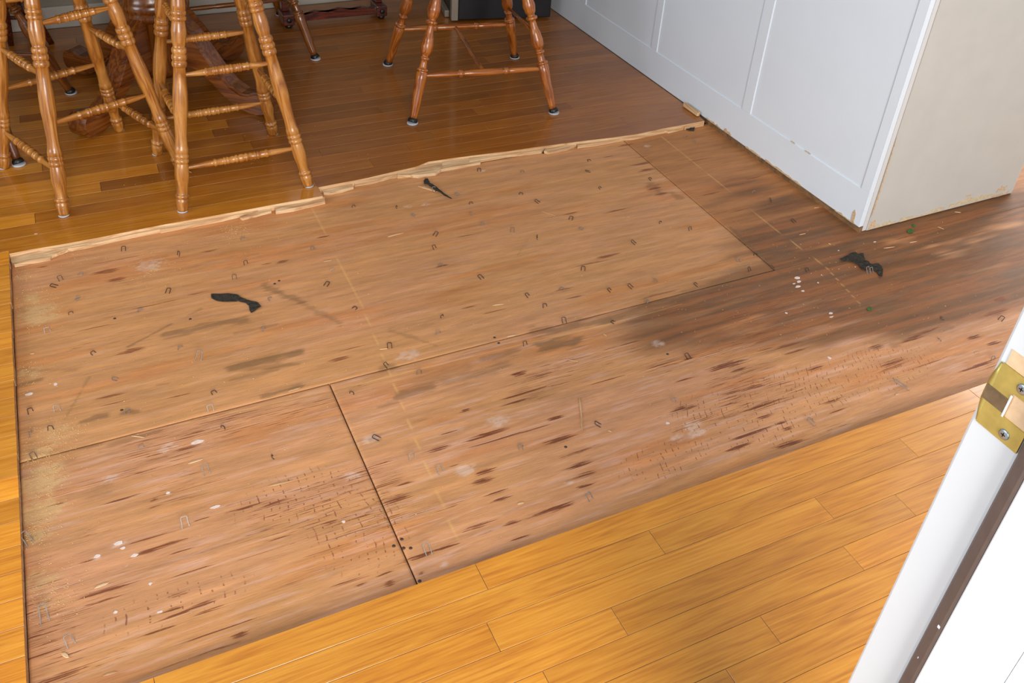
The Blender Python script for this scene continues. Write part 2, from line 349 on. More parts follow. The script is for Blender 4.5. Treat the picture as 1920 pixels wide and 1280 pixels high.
def C(*a): return np.array(srgb(*a))
def paint(x, y, near):
    n1 = fbm(x, y, .45, .10, 3); n2 = fbm(x, y, .12, .012, 21); n3 = fbm(x, y, .03, .004, 44)
    base = C(200, 142, 90)[None, None] * np.ones(x.shape + (1,))
    pink = np.clip(near * 0.5 + (n1 - .5) * 1.6, 0, 1)[..., None]
    base = base * (1 - pink) + C(202, 143, 104) * pink
    org = sst(.52, .75, fbm(x, y, .3, .05, 77))[..., None] * .5
    base = base * (1 - org) + C(198, 124, 66) * org
    base = base * (0.80 + 0.40 * n2)[..., None]
    lil = sst(.58, .74, fbm(x, y, .10, .006, 91))[..., None] * (.10 + .34 * near)
    base = base * (1 - lil) + C(214, 168, 146) * lil
    old = sst(SB - .004, SB + .004, x) * sst(1.40, 1.52, y) ; old = old[..., None] * .55      # this sheet is older and browner
    base = base * (1 - old) + C(160, 100, 52) * (0.7 + .6 * n2)[..., None] * old
    # water damage
    dk = np.zeros(x.shape)
    for u, v, r, s in BLOBS:
        p = at(u, v); dk += s * np.exp(-(((x - p.x) / (r * 1.25)) ** 2 + ((y - p.y) / (r * .7)) ** 2))
    dk = 1 - np.exp(-1.25 * dk)
    isl = np.zeros(x.shape)
    for u, v, r, s in ISLANDS:
        p = at(u, v); isl += s * np.exp(-(((x - p.x) / (r * 1.4)) ** 2 + ((y - p.y) / (r * .6)) ** 2) ** 2)
    rag = fbm(x, y, .25, .025, 55); dk = np.clip(dk * (0.34 + 1.42 * rag) - isl * .55, 0, 1)
    dk = dk * (1 - .42 * sst(SY - .01, SY + .01, y) * sst(SB + .01, SB - .01, x))      # the sheet beyond the long seam stayed drier
    dk = sst(.12, .74, dk)
    brn = fbm(x, y, .25, .015, 66)
    dcol = C(116, 76, 46) * (0.62 + .75 * brn)[..., None]
    greyn = sst(.5, .7, fbm(x, y, .09, .03, 67))[..., None] * .5
    dcol = dcol * (1 - greyn) + C(100, 78, 60) * greyn
    base = base * (1 - dk[..., None] * .9) + dcol * dk[..., None] * .9
    org2 = (dk * sst(.50, .68, fbm(x, y, .25, .014, 68)))[..., None] * .42
    base = base * (1 - org2) + C(172, 104, 58) * org2
    # smaller stains
    st = np.zeros(x.shape); rg = fbm(x, y, .06, .006, 31); rg2 = fbm(x, y, .03, .02, 33)
    for c_, x0, y0, x1, y1, hw, s in STAINS:
        p, q = ca(c_, x0, y0), ca(c_, x1, y1); wd = hw / CR[c_][2] * px_scale(*cp(c_, (x0 + x1) / 2, (y0 + y1) / 2))
        lo = (min(p.x, q.x) - 3 * wd, min(p.y, q.y) - 3 * wd); hi = (max(p.x, q.x) + 3 * wd, max(p.y, q.y) + 3 * wd)
        k = (x > lo[0]) & (x < hi[0]) & (y > lo[1]) & (y < hi[1])
        if not k.any(): continue
        d = seg_d(x[k], y[k], p, q); st[k] = np.maximum(st[k], s * sst(1.7, .3, d / wd + (rg[k] - .5) * 2.6 + (rg2[k] - .5) * 1.6))
    st = np.clip(st, 0, 1)[..., None] * .72
    base = base * (1 - st) + C(118, 88, 58) * st
    # pale dust and scuffs
    du = np.zeros(x.shape)
    for u, v, r, s in DUST:
        p = at(u, v); du = np.maximum(du, s * np.exp(-(((x - p.x) / r) ** 2 + ((y - p.y) / (r * .8)) ** 2)))
    du = (sst(.30, .75, du * (.3 + 1.3 * fbm(x, y, .012, .008, 12))) * .75)[..., None]
    base = base * (1 - du) + C(208, 168, 116) * du
    sc = np.zeros(x.shape)
    for c_, u, v, r in SCUFF:
        p = ca(c_, u, v); rr = r / CR[c_][2] * px_scale(*cp(c_, u, v))
        sc = np.maximum(sc, np.exp(-(((x - p.x) / (rr * 1.3)) ** 2 + ((y - p.y) / (rr * .9)) ** 2)))
    sc = (sst(.40, .9, sc * (.15 + 1.5 * fbm(x, y, .010, .006, 14))) * .42)[..., None]
    base = base * (1 - sc) + C(228, 202, 186) * sc
    # torn grain
    te = np.zeros(x.shape)
    for c_, lst in TEARS.items():
        for (u, v, L, W) in lst:
            p = ca(c_, u, v); s = px_scale(*cp(c_, u, v)) / CR[c_][2]; l = L * s * .85; wd = max(W * s * .62, .0026)
            k = (abs(x - p.x) < l * 1.5) & (abs(y - p.y) < wd * 2.4)
            if not k.any(): continue
            e = ((x[k] - p.x) / l) ** 2 + ((y[k] - p.y) / wd) ** 2
            te[k] = np.maximum(te[k], np.exp(-e * .8))
    bg = .16 + .44 * sst(.45, .75, fbm(x, y, .3, .12, 151)) * (0.35 + .65 * near)
    te = np.maximum(te, bg)
    ck = np.zeros(x.shape); cph = np.zeros(x.shape)
    for (u, v, rx, ry, slant, curv, sp) in [(1500,735,.22,.09,.45,1.6,.0135),(1650,690,.18,.08,.46,1.2,.013),(1330,780,.10,.08,.38,1.5,.0135),(1250,860,.13,.05,.3,1.2,.0135),(670,990,.10,.12,.03,-1.6,.0155),(560,930,.13,.07,.0,-1.2,.0155),(1450,800,.16,.05,.4,1.2,.0135),(330,1130,.14,.04,.05,-1.,.017)]:
        p = at(u, v); e = ((x - p.x) / rx) ** 2 + ((y - p.y) / ry) ** 2
        ph = (x - p.x - slant * (y - p.y) - curv * (y - p.y) ** 2 + .012 * (fbm(x, y, .06, .04, 7) - .5)) / sp
        mk = sst(1.15, .35, e); k = mk > ck
        ck = np.where(k, mk, ck); cph = np.where(k, ph, cph)
    fade = np.clip((1 - .55 * (1 - near)) * (1 - .5 * dk), 0, 1)
    # scribed pale lines
    ln = np.zeros(x.shape)
    for pts, wd, s in (([(583,385),(640,499),(677,570),(727,690),(787,844),(853,1001),(870,1040)], .0012, .55),
                       ([(1240,256),(1317,317),(1450,427),(1547,499),(1613,570)], .0011, .5),
                       ([(333,797),(640,727),(726,707),(940,655),(1140,608),(1280,570)], .0012, .55)):
        for (a0, b0) in zip(pts[:-1], pts[1:]):
            p, q = at(*a0), at(*b0); k = (x > min(p.x, q.x) - .01) & (x < max(p.x, q.x) + .01) & (y > min(p.y, q.y) - .01) & (y < max(p.y, q.y) + .01)
            if k.any(): ln[k] = np.maximum(ln[k], s * sst(wd * 1.6, wd * .5, seg_d(x[k], y[k], p, q)))
    ln = (ln * sst(.3, .55, vn(x, y, .05, .05, 5) * .6 + .3))[..., None]
    base = base * (1 - ln) + C(222, 172, 104) * ln
    z = -.0007 * ln[..., 0] + .0005 * (n1 - .5)
    return np.clip(base, 0.004, .95), z, te, np.stack([cph, ck, fade], -1)

FX0, FX1, FY0, FY1 = -0.264, 3.10, 0.921, 2.285
SA, SB, SY = 0.3405, 1.5535, 1.4815
base_deck = box('floor', (-0.95, 0.20, -0.06), (3.4, 3.80, -0.0125), M['dark_gap'])
tag(base_deck, 'bare plywood subfloor exposed in the middle of the room', kind='structure')
def sheet(x0, x1, y0, y1, near, dx=.0045, dy=.0022):
    nx = int((x1 - x0) / dx) + 1; ny = int((y1 - y0) / dy) + 1
    xs = np.linspace(x0, x1, nx); ys = np.linspace(y0, y1, ny)
    X, Y = np.meshgrid(xs, ys, indexing='ij')
    rgb, z, te, chk_ = paint(X, Y, near)
    ey0 = (Y - y0) + (9 if x0 > 1.5 else 0); ey1 = (y1 - Y) + np.where((X > SB + .004) & (y1 < 1.6), 9, 0)   # the long seam is tight right of the cross seam
    edge = np.minimum(np.minimum(X - x0, x1 - X), np.minimum(ey0, ey1))
    z = z - .0012 * sst(.004, 0, edge)
    n = nx * ny
    co = np.stack([X - x0, Y - y0, z], -1).reshape(-1, 3)
    idx = np.arange(n).reshape(nx, ny)
    q = np.stack([idx[:-1, :-1], idx[1:, :-1], idx[1:, 1:], idx[:-1, 1:]], -1).reshape(-1, 4)
    # rim going down
    rimi = np.concatenate([idx[:, 0], idx[-1, 1:], idx[-2::-1, -1], idx[0, -2:0:-1]])
    low = co[rimi].copy(); low[:, 2] = -.0122
    k = len(rimi); li = n + np.arange(k)
    rq = np.stack([rimi, li, np.roll(li, -1), np.roll(rimi, -1)], -1)
    V = np.concatenate([co, low]); F = np.concatenate([q, rq])
    me = bpy.data.meshes.new('plywood_sheet')
    me.vertices.add(len(V)); me.vertices.foreach_set('co', V.ravel())
    me.loops.add(F.size); me.loops.foreach_set('vertex_index', F.ravel().astype(np.int32))
    me.polygons.add(len(F)); me.polygons.foreach_set('loop_start', np.arange(0, F.size, 4, dtype=np.int32))
    sm = np.zeros(len(F), bool); sm[:len(q)] = True; me.polygons.foreach_set('use_smooth', sm)
    me.update(calc_edges=True); me.validate()
    ca_ = me.color_attributes.new('veneer', 'FLOAT_COLOR', 'POINT')
    colr = np.ones((len(V), 4), np.float32); colr[:n, :3] = rgb.reshape(-1, 3); colr[n:, :3] = rgb.reshape(-1, 3)[rimi] * .6; colr[:n, 3] = te.ravel(); colr[n:, 3] = 0
    ca_.data.foreach_set('color', colr.ravel())
    cv = me.attributes.new('check', 'FLOAT_VECTOR', 'POINT'); vec = np.zeros((len(V), 3), np.float32); vec[:n] = chk_.reshape(-1, 3)
    cv.data.foreach_set('vector', vec.ravel())
    o = link('plywood_sheet', me, M['plywood'])
    o.parent = base_deck; o.matrix_parent_inverse = Matrix.Translation(base_deck.location).inverted(); o.location = (x0, y0, 0)
    return o
g = .0012
sheet(FX0, SA - g, FY0, SY - g, .85)
sheet(SA + g, FX1, FY0, SY - g, 1.0)
sheet(FX0, SB - g, SY + g, FY1, .25)
sheet(SB + g, FX1, SY - g + .0002, FY1, .10)
def under(o, root):
    o.parent = root; o.matrix_parent_inverse = root.matrix_world.inverted() if False else Matrix.Translation(root.location).inverted()
    return o

# ------------------------------------------------------------------ strip flooring
PITCH = 0.0565; Y0 = 0.921
def plank_mesh(L, W, T=ZF - .0005):
    bm = bmesh.new(); box_bm(bm, (0, 0, 0), (L, W, T))
    top = [e for e in bm.edges if all(v.co.z > T - 1e-6 for v in e.verts)]
    bmesh.ops.bevel(bm, geom=top, offset=.0004, segments=1, affect='EDGES')
    me = bm_mesh(bm, 'plank')
    return me
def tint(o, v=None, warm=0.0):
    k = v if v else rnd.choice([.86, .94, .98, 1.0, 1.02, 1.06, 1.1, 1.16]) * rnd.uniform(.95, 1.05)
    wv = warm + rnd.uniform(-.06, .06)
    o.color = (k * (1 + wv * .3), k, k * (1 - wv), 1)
def plank(root, x0, x1, row, v=None, mats=None, warm=0.0):
    gap = .00045
    me = plank_mesh(x1 - x0 - 2 * gap, PITCH - 2 * gap)
    o = link('plank', me, mats or [M['oak_floor'], M['raw_wood'], M['cut_edge']])
    for p in me.polygons:
        if p.normal.y < -.9: p.material_index = 1
        elif abs(p.normal.x) > .9: p.material_index = 2
    o.location = (x0 + gap, Y0 + row * PITCH + gap, 0)
    under(o, root); tint(o, v, warm)
    return o
f_front = box('floor_front', (-0.9, 0.25, -.0122), (3.3, Y0 - .001, -.0004), M['dark_gap']); tag(f_front, 'amber oak strip flooring in front of the bare plywood', kind='structure')
f_left = box('floor_left', (-0.95, Y0, -.0122), (-0.266, 2.215, -.0004), M['dark_gap']); tag(f_left, 'pale oak strip flooring at the left of the bare plywood', kind='structure')
f_far = box('floor_far', (-0.95, 2.287, -.0122), (1.95, 3.80, -.0004), M['dark_gap']); tag(f_far, 'oak strip flooring, tinted darker as if in shade, under the table and chairs', kind='structure')
# front rows, end joints as in the photograph
front = {-1: [-.9, -.091, .443, 1.651, 2.6, 3.3], -2: [-.9, -.35, .766, 1.385, 2.4, 3.3], -3: [-.9, .415, 1.109, 2.0, 3.3], -4: [-.9, -.2, .62, 1.263, 2.3, 3.3],
         -5: [-.9, .462, 1.08, 1.9, 3.3], -6: [-.9, .1, .846, 1.6, 3.3], -7: [-.9, .734, 1.5, 3.3], -8: [-.9, .3, 1.2, 3.3], -9: [-.9, .5, 1.4, 3.3], -10: [-.9, .2, 1.1, 3.3], -11: [-.9, .6, 3.3]}
FT = {(-1, 1): 1.06, (-1, 2): 1.04, (-2, 1): 1.03, (-2, 2): .96, (-3, 0): 1.0, (-3, 1): 1.06, (-3, 2): .98, (-4, 1): 1.08, (-4, 2): .90, (-5, 0): 1.1, (-5, 1): .96, (-6, 2): 1.02, (-6, 1): .98}
for row, xs in front.items():
    for i, (a0, a1) in enumerate(zip(xs[:-1], xs[1:])): plank(f_front, a0, a1, row, FT.get((row, i)))
pale = {2: 1.15, 3: 1.2, 6: 1.22, 8: 1.4, 9: 1.02, 10: 1.05, 4: 1.18, 1: 1.15, 0: 1.2}
for row in range(0, 23): plank(f_left, -.95, FX0 + rnd.uniform(-.0006, .0006), row, pale.get(row, rnd.uniform(.95, 1.2)), None, .02)
# far rows; the two nearest are broken and are built from their torn outlines below
r2 = random.Random(23)
def shade_tint(o, xc, yc):  # puts dining area shade into plank tint, stronger to the right and farther back
    q = min(1, max(0, (xc + .35 + (yc - 2.25) * .35) / .75)); c0 = o.color
    o.color = tuple(c0[i] * (1 + ((.50, .405, .35)[i] - 1) * q) for i in range(3)) + (1,)
for row in range(25, 50):
    xs = [-.95]; x = -.95 + r2.uniform(.15, .8)
    while x < 1.72: xs.append(x); x += r2.uniform(.35, .95)
    xs.append(1.893 - (Y0 + row * PITCH - 1.9) * .0143)
    for a0, a1 in zip(xs[:-1], xs[1:]):
        o = plank(f_far, a0, a1, row); shade_tint(o, (max(a0, -.5) + a1) / 2, Y0 + row * PITCH)
def broken(pts, v, under_root):
    o = prism('plank', pts, 0.0, ZF - .0005, [M['oak_floor'], M['raw_wood']])
    for p in o.data.polygons:
        if p.normal.z < .5: p.material_index = 1
    under(o, under_root); tint(o, v); shade_tint(o, sum(max(p[0], -.4) for p in pts) / len(pts), 2.25); return o
yr = lambda k: Y0 + k * PITCH
e1 = [at(*q, ZF) for q in ((17,475.5),(60,467),(120,457),(180,446),(240,434),(310,420),(380,408),(450,395),(520,382),(605,367))]
broken([(-.95, yr(24) - .0005), (-.95, yr(23) + .0004), (FX0 - .0005, yr(23) + .0004)] + [(p.x, p.y) for p in e1] + [(.532, yr(24) - .0005)], 1.02, f_far)
e2 = [at(*q, ZF) for q in ((597,351),(640,342.5),(690,333),(744,320.5),(778,313),(803,303),(850,296),(900,289.5),(950,283.5),(1020,273.5),(1090,264.5),(1150,257.5),(1190,252),(1250,239.5),(1321,226.5))]
broken([(.533, yr(25) - .0005)] + [(p.x, min(p.y, yr(25) - .006)) for p in e2] + [(1.884, yr(25) - .0005)], .97, f_far)
broken([(-.95, yr(25) - .0005), (-.95, yr(24) + .0003), (.532, yr(24) + .0003), (.532, yr(25) - .0005)], .93, f_far)
# torn tongues and splinters left along the broken edge
STRIPS = [('h', [(105,1052),(350,1032),(760,1000),(580,1070),(560,1095),(300,1145),(160,1172),(125,1140)], .010),
 ('h', [(240,1034),(760,974),(1000,924),(1400,834),(1810,758),(1810,776),(1480,842),(1000,947),(800,987),(600,1005),(350,1022)], .012),
 ('i', [(0,855),(320,795),(700,728),(1000,668),(1250,612),(1255,640),(1010,700),(700,772),(350,842),(0,905)], .012),
 ('i', [(900,762),(1010,716),(1240,662),(1252,690),(1140,716),(930,772)], .009),
 ('i', [(1295,652),(1560,596),(1850,535),(1856,580),(1500,665),(1300,697)], .011),
 ('j', [(120,546),(300,518),(480,490),(496,535),(390,572),(240,606),(160,602)], .010),
 ('j', [(500,488),(700,442),(990,368),(988,402),(760,460),(510,502)], .012),
 ('j', [(995,366),(1190,322),(1340,264),(1500,246),(1480,340),(1420,380),(1230,405),(1130,400),(990,410)], .0125),
 ('j', [(1340,262),(1620,228),(1925,188),(1925,262),(1700,300),(1480,342),(1400,330)], .011),
 ('k', [(0,446),(280,408),(560,362),(800,326),(960,302),(810,345),(740,354),(570,384),(540,408),(280,440),(0,490)], .012),
 ('k', [(590,374),(770,350),(790,370),(740,390),(600,420),(560,410)], .010),
 ('k', [(810,344),(1120,288),(1240,291),(1100,325),(960,350),(812,371)], .0125),
 ('k', [(1130,300),(1240,285),(1500,240),(1600,218),(1600,229),(1500,250),(1240,298)], .010),
 ('k', [(1450,262),(1500,248),(1600,229),(1602,241),(1500,266)], .008),
 ('k', [(1612,224),(1755,186),(1757,204),(1700,215),(1616,233)], .012)]
for c_, pts, z in STRIPS:
    w_ = [ca(c_, x, y, z) for x, y in pts]
    o = prism('torn_strip', [(p.x, p.y) for p in w_], .0008, z, M['raw_wood'], None, tops=[z + rnd.uniform(-.002, .0015) for _ in w_])
    under(o, f_far)

for c_, pts in (('j', [(1220,408),(1330,388),(1420,374),(1428,402),(1330,414)]), ('k', [(536,410),(560,405),(580,424),(552,430)]), ('k', [(782,378),(800,366),(826,366),(850,376)]), ('k', [(1236,294),(1500,246),(1512,252),(1260,300)]), ('k', [(1690,220),(1760,200),(1762,206),(1700,228)]),
               ('h', [(160,1176),(300,1150),(560,1100),(585,1075),(740,1012),(760,1015),(620,1075),(570,1112),(310,1162)])):
    w_ = [ca(c_, x, y, .002) for x, y in pts]
    under(prism('felt_underlay', [(p.x, p.y) for p in w_], .0006, .003, M['felt']), f_far)

# ------------------------------------------------------------------ panelled wall beside the floor
WD = Vector((-.0143070, .9998977, 0)); WN = Vector((-.9998977, -.0143070, 0)); W0 = Vector((1.900, 1.544, 0))
wang = math.atan2(WD.y, WD.x)            # local x runs along the wall, local y points away from the room
wr = empty('wall_right', W0, wang); tag(wr, 'white panelled half wall beside the bare plywood', kind='structure')
def wbox(name, s0, s1, d0, d1, z0, z1, mat, bevel=0.0, parent=None):
    """s along the wall, d out into the room, z up"""
    bm = bmesh.new(); c = Vector(((s0 + s1) / 2, -(d0 + d1) / 2, z0))
    box_bm(bm, Vector((s0, -d1 if True else 0, z0)) - Vector((c.x, 0, z0)) + Vector((0, (d0 + d1) / 2, 0)) * 1.0,
           Vector((s1, -d0, z1)) - Vector((c.x, 0, z0)) + Vector((0, (d0 + d1) / 2, 0)) * 1.0)
    if bevel: bmesh.ops.bevel(bm, geom=bm.edges[:], offset=bevel, segments=2, affect='EDGES')
    o = link(name, bm_mesh(bm, name), mat, parent or wr)
    o.location = (c.x, c.y, z0)
    return o
# note: local +y of the wall frame points to -WN... (room side is local +y)
def wb(name, s0, s1, d0, d1, z0, z1, mat, bevel=0.0):
    bm = bmesh.new(); c = Vector(((s0 + s1) / 2, (d0 + d1) / 2, z0))
    box_bm(bm, Vector((s0, d0, z0)) - c, Vector((s1, d1, z1)) - c)
    if bevel: bmesh.ops.bevel(bm, geom=bm.edges[:], offset=bevel, segments=2, affect='EDGES')
    return link(name, bm_mesh(bm, name), mat, wr, c)
TH = .64
wb('wall_core', .004, 2.6, -TH, -.016, 0.0, 2.4, M['beige_paint'])
wb('raw_base', .0, 2.2, -.0158, -.006, 0.0, .0215, M['raw_base'])
for s0, s1 in ((.035, .533), (.578, 1.078), (1.117, 1.60), (1.645, 2.2)):
    wb('panel', s0 - .003, s1 + .003, -.0155, -.0032, .12, 1.05, M['white_paint'])
wb('bottom_rail', .0, 2.2, -.0155, 0.0, .0195, .1295, M['white_paint'], .0012)
for s0, s1 in ((.0, .0345), (.5335, .5775), (1.0785, 1.1165), (1.6005, 1.6445)):
    wb('stile', s0, s1, -.0155, 0.0, .1297, 1.05, M['white_paint'], .0012)
wb('top_rail', 0, 2.2, -.0155, 0.0, 1.0502, 1.15, M['white_paint'], .0012)
# end of the wall that faces the doorway
wb('corner_bead', -.0015, .004, -.030, -.016, .004, 2.4, M['edge_paint'], .001)
wb('end_board', -.003, .0035, -TH, -.031, .003, 2.4, M['beige_paint'], .001)
wb('far_corner_bead', .0, .6, -TH - .006, -TH, .003, 2.4, M['edge_paint'], .001)
# broken paint and torn board paper along the foot of the wall
def wall_patch(name, face, pts, mat, th=.0012):
    """thin flake: face 'side' pts (s,z) / 'end' pts (d,z)"""
    n = len(pts); vv = []
    for k in range(2):
        for (a, z) in pts:
            if face == 'side': vv.append((a, .0002 + k * th, z))
            else: vv.append((-.0031 - k * th, a, z))
    ff = [tuple(range(n)), tuple(range(n, 2 * n))] + [(i, (i + 1) % n, n + (i + 1) % n, n + i) for i in range(n)]
    me = mesh(name, vv, ff); bm = bmesh.new(); bm.from_mesh(me); bmesh.ops.recalc_face_normals(bm, faces=bm.faces); bm.to_mesh(me); bm.free()
    return link(name, me, mat, wr)
r3 = random.Random(5)
def ragged(c0, c1, z0, z1, n=9):
    up = [(c0 + (c1 - c0) * i / n, z1 - (z1 - z0) * r3.uniform(0, .7)) for i in range(n + 1)]
    dn = [(c1 - (c1 - c0) * i / n, z0 + (z1 - z0) * r3.uniform(0, .15)) for i in range(n + 1)]
    return dn + up
for s0, s1, z0, z1 in ((.02, .10, .019, .026), (.25, .42, .019, .027), (.44, .52, .018, .025), (.60, .64, .02, .034), (.66, .74, .02, .028)):
    wall_patch('paint_chip', 'side', ragged(s0, s1, z0, z1), M['chip_tan'])
wall_patch('paint_chip', 'side', [(.022, .02), (.034, .022), (.036, .05), (.030, .062), (.024, .05)], M['chip_tan'])
wall_patch('paint_chip', 'side', [(.315, .1305), (.335, .1305), (.332, .133), (.318, .1335)], M['chip_tan'])
wall_patch('paint_chip', 'side', [(.245, .1305), (.272, .1305), (.268, .1325), (.248, .133)], M['chip_tan'])
for d0, d1, z0, z1, mm in ((-.06, -.036, .006, .045, 'chip_tan'), (-.14, -.06, .004, .02, 'chip_yellow'), (-.34, -.16, .004, .022, 'chip_yellow'), (-.55, -.36, .006, .035, 'chip_yellow'),
                           (-.60, -.56, .02, .05, 'chip_tan'), (-.62, -.55, .003, .02, 'chip_tan'), (-.44, -.42, .035, .042, 'chip_tan')):
    wall_patch('paint_chip', 'end', ragged(d0, d1, z0, z1, 7), M[mm])
wall_patch('paint_chip', 'end', [(-.032, .05), (-.036, .08), (-.034, .20), (-.0315, .30), (-.0305, .3), (-.0305, .05)], M['chip_tan'])

# ------------------------------------------------------------------ back wall
wbk = box('wall_back', (-1.6, 3.765, -.05), (2.6, 3.86, 2.4), M['back_paint_shaded']); tag(wbk, 'beige back wall behind the dining table', kind='structure')
bb_ = box('baseboard_back', (-1.6, 3.750, .019), (1.86, 3.7648, .10), M['base_grey'], None, .002); tag(bb_, 'white baseboard at the foot of the back wall', kind='structure')

wl_ = box('wall_left_blocker', (-1.42, 2.45, 0.0), (-1.32, 3.764, 2.44), M['back_paint_shaded']); tag(wl_, 'unseen side wall added to darken the dining corner', kind='structure')  # added out of view to block light from the left
cl_ = box('ceiling', (-3.4, -.15, 2.44), (4.4, 3.86, 2.5), M['white_paint']); tag(cl_, 'white ceiling above the room', kind='structure')

# ------------------------------------------------------------------ entry door jamb (beside the camera)
dj = empty('door_1', (.541, .27, ZF)); tag(dj, 'white door frame with a brass strike plate', kind='structure')
def dbox(name, lo, hi, mat, bevel=0.0, parent=None):
    o = box(name, lo, hi, mat, None, bevel); o.parent = parent or dj
    o.matrix_parent_inverse = Matrix.Translation(dj.location).inverted(); return o
dbox('jamb', (.541, .2495, ZF), (.575, .2915, 2.1), M['jamb_paint'], .0025)
dbox('stop', (.529, .1825, ZF), (.575, .2333, 2.1), M['jamb_paint'], .0012)
dbox('outer_jamb', (.543, .03, ZF), (.577, .1823, 2.1), M['jamb_paint'], .001)
dbox('casing', (.582, .2918, ZF), (.645, .308, 2.1), M['jamb_paint'], .003)
dbox('wall_stud', (.578, .05, ZF), (.70, .2912, 2.1), M['jamb_paint'])
v, f = [], []
prof = [(.5295, .2335), (.5297, .2365), (.5315, .2415), (.5350, .2460), (.5395, .2492), (.5420, .2495), (.5420, .2335)]
for z in (ZF, 2.1):
    for p in prof: v.append((p[0] - .541, p[1] - .27, z - ZF))
n = len(prof); f = [(i, (i + 1) % n, n + (i + 1) % n, n + i) for i in range(n)] + [tuple(range(n)), tuple(range(n, 2 * n))]
o = link('weatherstrip', mesh('weatherstrip', v, f), M['weather'], dj)
r4 = random.Random(11)
for k in range(9):
    z = r4.uniform(.45, .80); a = r4.uniform(.0, .6); s = r4.uniform(.002, .006)
    p = Vector(prof[1]).lerp(Vector(prof[3]), a)
    dbox('paint_spatter', (p.x - .0006, p.y - .0012, z), (p.x + .0006, p.y + .0012, z + s), M['jamb_paint'], .0004)
# strike plate: a flat plate with a latch hole, a curved lip and two screws
YA, YB, ZA, ZB = .2505, .2860, .910, .966; HA, HB, HZ0, HZ1 = .2520, .2707, .929, .950
ys = [YA, HA, HB, YB]; zs = [ZA, HZ0, HZ1, ZB]
bm = bmesh.new(); gv = {}
for k, xx in enumerate((.5408, .5393)):
    for i, yy in enumerate(ys):
        for j, zz in enumerate(zs): gv[k, i, j] = bm.verts.new((xx - .541, yy - .27, zz - ZF))
for k in range(2):
    for i in range(3):
        for j in range(3):
            if (i, j) == (1, 1): continue
            bm.faces.new([gv[k, i, j], gv[k, i + 1, j], gv[k, i + 1, j + 1], gv[k, i, j + 1]])
loop = [(i, 0) for i in range(3)] + [(3, j) for j in range(3)] + [(i, 3) for i in (3, 2, 1)] + [(0, j) for j in (3, 2, 1)]
hole = [(1, 1), (2, 1), (2, 2), (1, 2)]
for lp in (loop, hole):
    for a, b_ in zip(lp, lp[1:] + lp[:1]):
        bm.faces.new([gv[0, a[0], a[1]], gv[0, b_[0], b_[1]], gv[1, b_[0], b_[1]], gv[1, a[0], a[1]]])
sp = link('strike_plate', bm_mesh(bm, 'strike_plate'), M['brass'], dj); sp['label'] = 'brass strike plate'
# lip: bends round the edge of the jamb
v, f = [], []; lipc = [(.2858, .5393), (.2885, .5394), (.2905, .5402), (.2918, .5420), (.2924, .5450)]
zr = [(ZA + .001, 0), (ZA + .012, .7), (.929, 1), (.947, 1), (ZB - .012, .8), (ZB - .001, .25)]
for (yy, xx) in lipc:
    for zz, e in zr:
        v.append((xx - .541 + (1 - e) * (xx - .5393) * .3, .2858 + (yy - .2858) * (.35 + .65 * e) - .27, zz - ZF))
nz = len(zr)
f = [(i * nz + j, i * nz + j + 1, (i + 1) * nz + j + 1, (i + 1) * nz + j) for i in range(len(lipc) - 1) for j in range(nz - 1)]
lip = link('strike_lip', mesh('strike_lip', v, f), M['brass'], sp, None, True)
md = lip.modifiers.new('thick', 'SOLIDIFY'); md.thickness = .0008
wv = box('wear_band', (.5390, .2712, .931), (.5393, .2895, .944), M['brass_dull']); wv.parent = sp; wv.matrix_parent_inverse = Matrix.Translation(dj.location).inverted()
o = dbox('bare_mortise', (.5404, .2512, .9662), (.5412, .2845, .979), M['peach']); o['label'] = 'bare wood above the strike plate'
o = dbox('latch_hole', (.5404, HA, HZ0), (.5412, HB, HZ1), M['peach'])
o = dbox('latch_lip', (.5386, .2696, .9285), (.5395, .2712, .9485), M['jamb_paint'], .0003)
for yy, zz in ((.2635, .917), (.2661, .958)):
    o = lathe('screw', (.5394 , yy, zz), (.5381, yy, zz), [(0, .0042), (.6, .0042), (.9, .0036), (1, .0030)], M['zinc'], None, 16)
    o.parent = dj; o.matrix_parent_inverse = Matrix.Translation(dj.location).inverted()
    for rx in (0, 1):
        d_ = box('screw_slot', (.53795, yy - (.0018 if rx else .0004), zz - (.0004 if rx else .0018)), (.53815, yy + (.0018 if rx else .0004), zz + (.0004 if rx else .0018)), M['black_plastic'])
        d_.parent = o; d_.matrix_parent_inverse = o.matrix_basis.inverted()

# ------------------------------------------------------------------ turned furniture
STOOL_LEG = [(.019, .0135), (.026, .0145), (.045, .0168), (.052, .0168), (.055, .0140)] + ring(.061, .0180, .009, .0145) + \
    [(.069, .0140), (.082, .0146), (.118, .0186), (.138, .0180), (.150, .0165)] + ring(.158, .0192, .010, .0160) + ring(.171, .0192, .010, .0160) + \
    [(.179, .0185), (.188, .0182), (.200, .0160), (.222, .0146), (.255, .0160), (.300, .0190), (.330, .0188), (.375, .0160), (.400, .0150)] + \
    ring(.409, .0190, .013, .0158) + ring(.4255, .0195, .013, .0160) + ring(.442, .0190, .013, .0158) + \
    [(.451, .0150), (.468, .0178), (.488, .0190), (.505, .0172), (.514, .0158)] + ring(.521, .0194, .010, .0160) + ring(.534, .0194, .010, .0160) + \
    [(.542, .0180), (.552, .0178), (.575, .0165), (.64, .0140), (.665, .0140)]
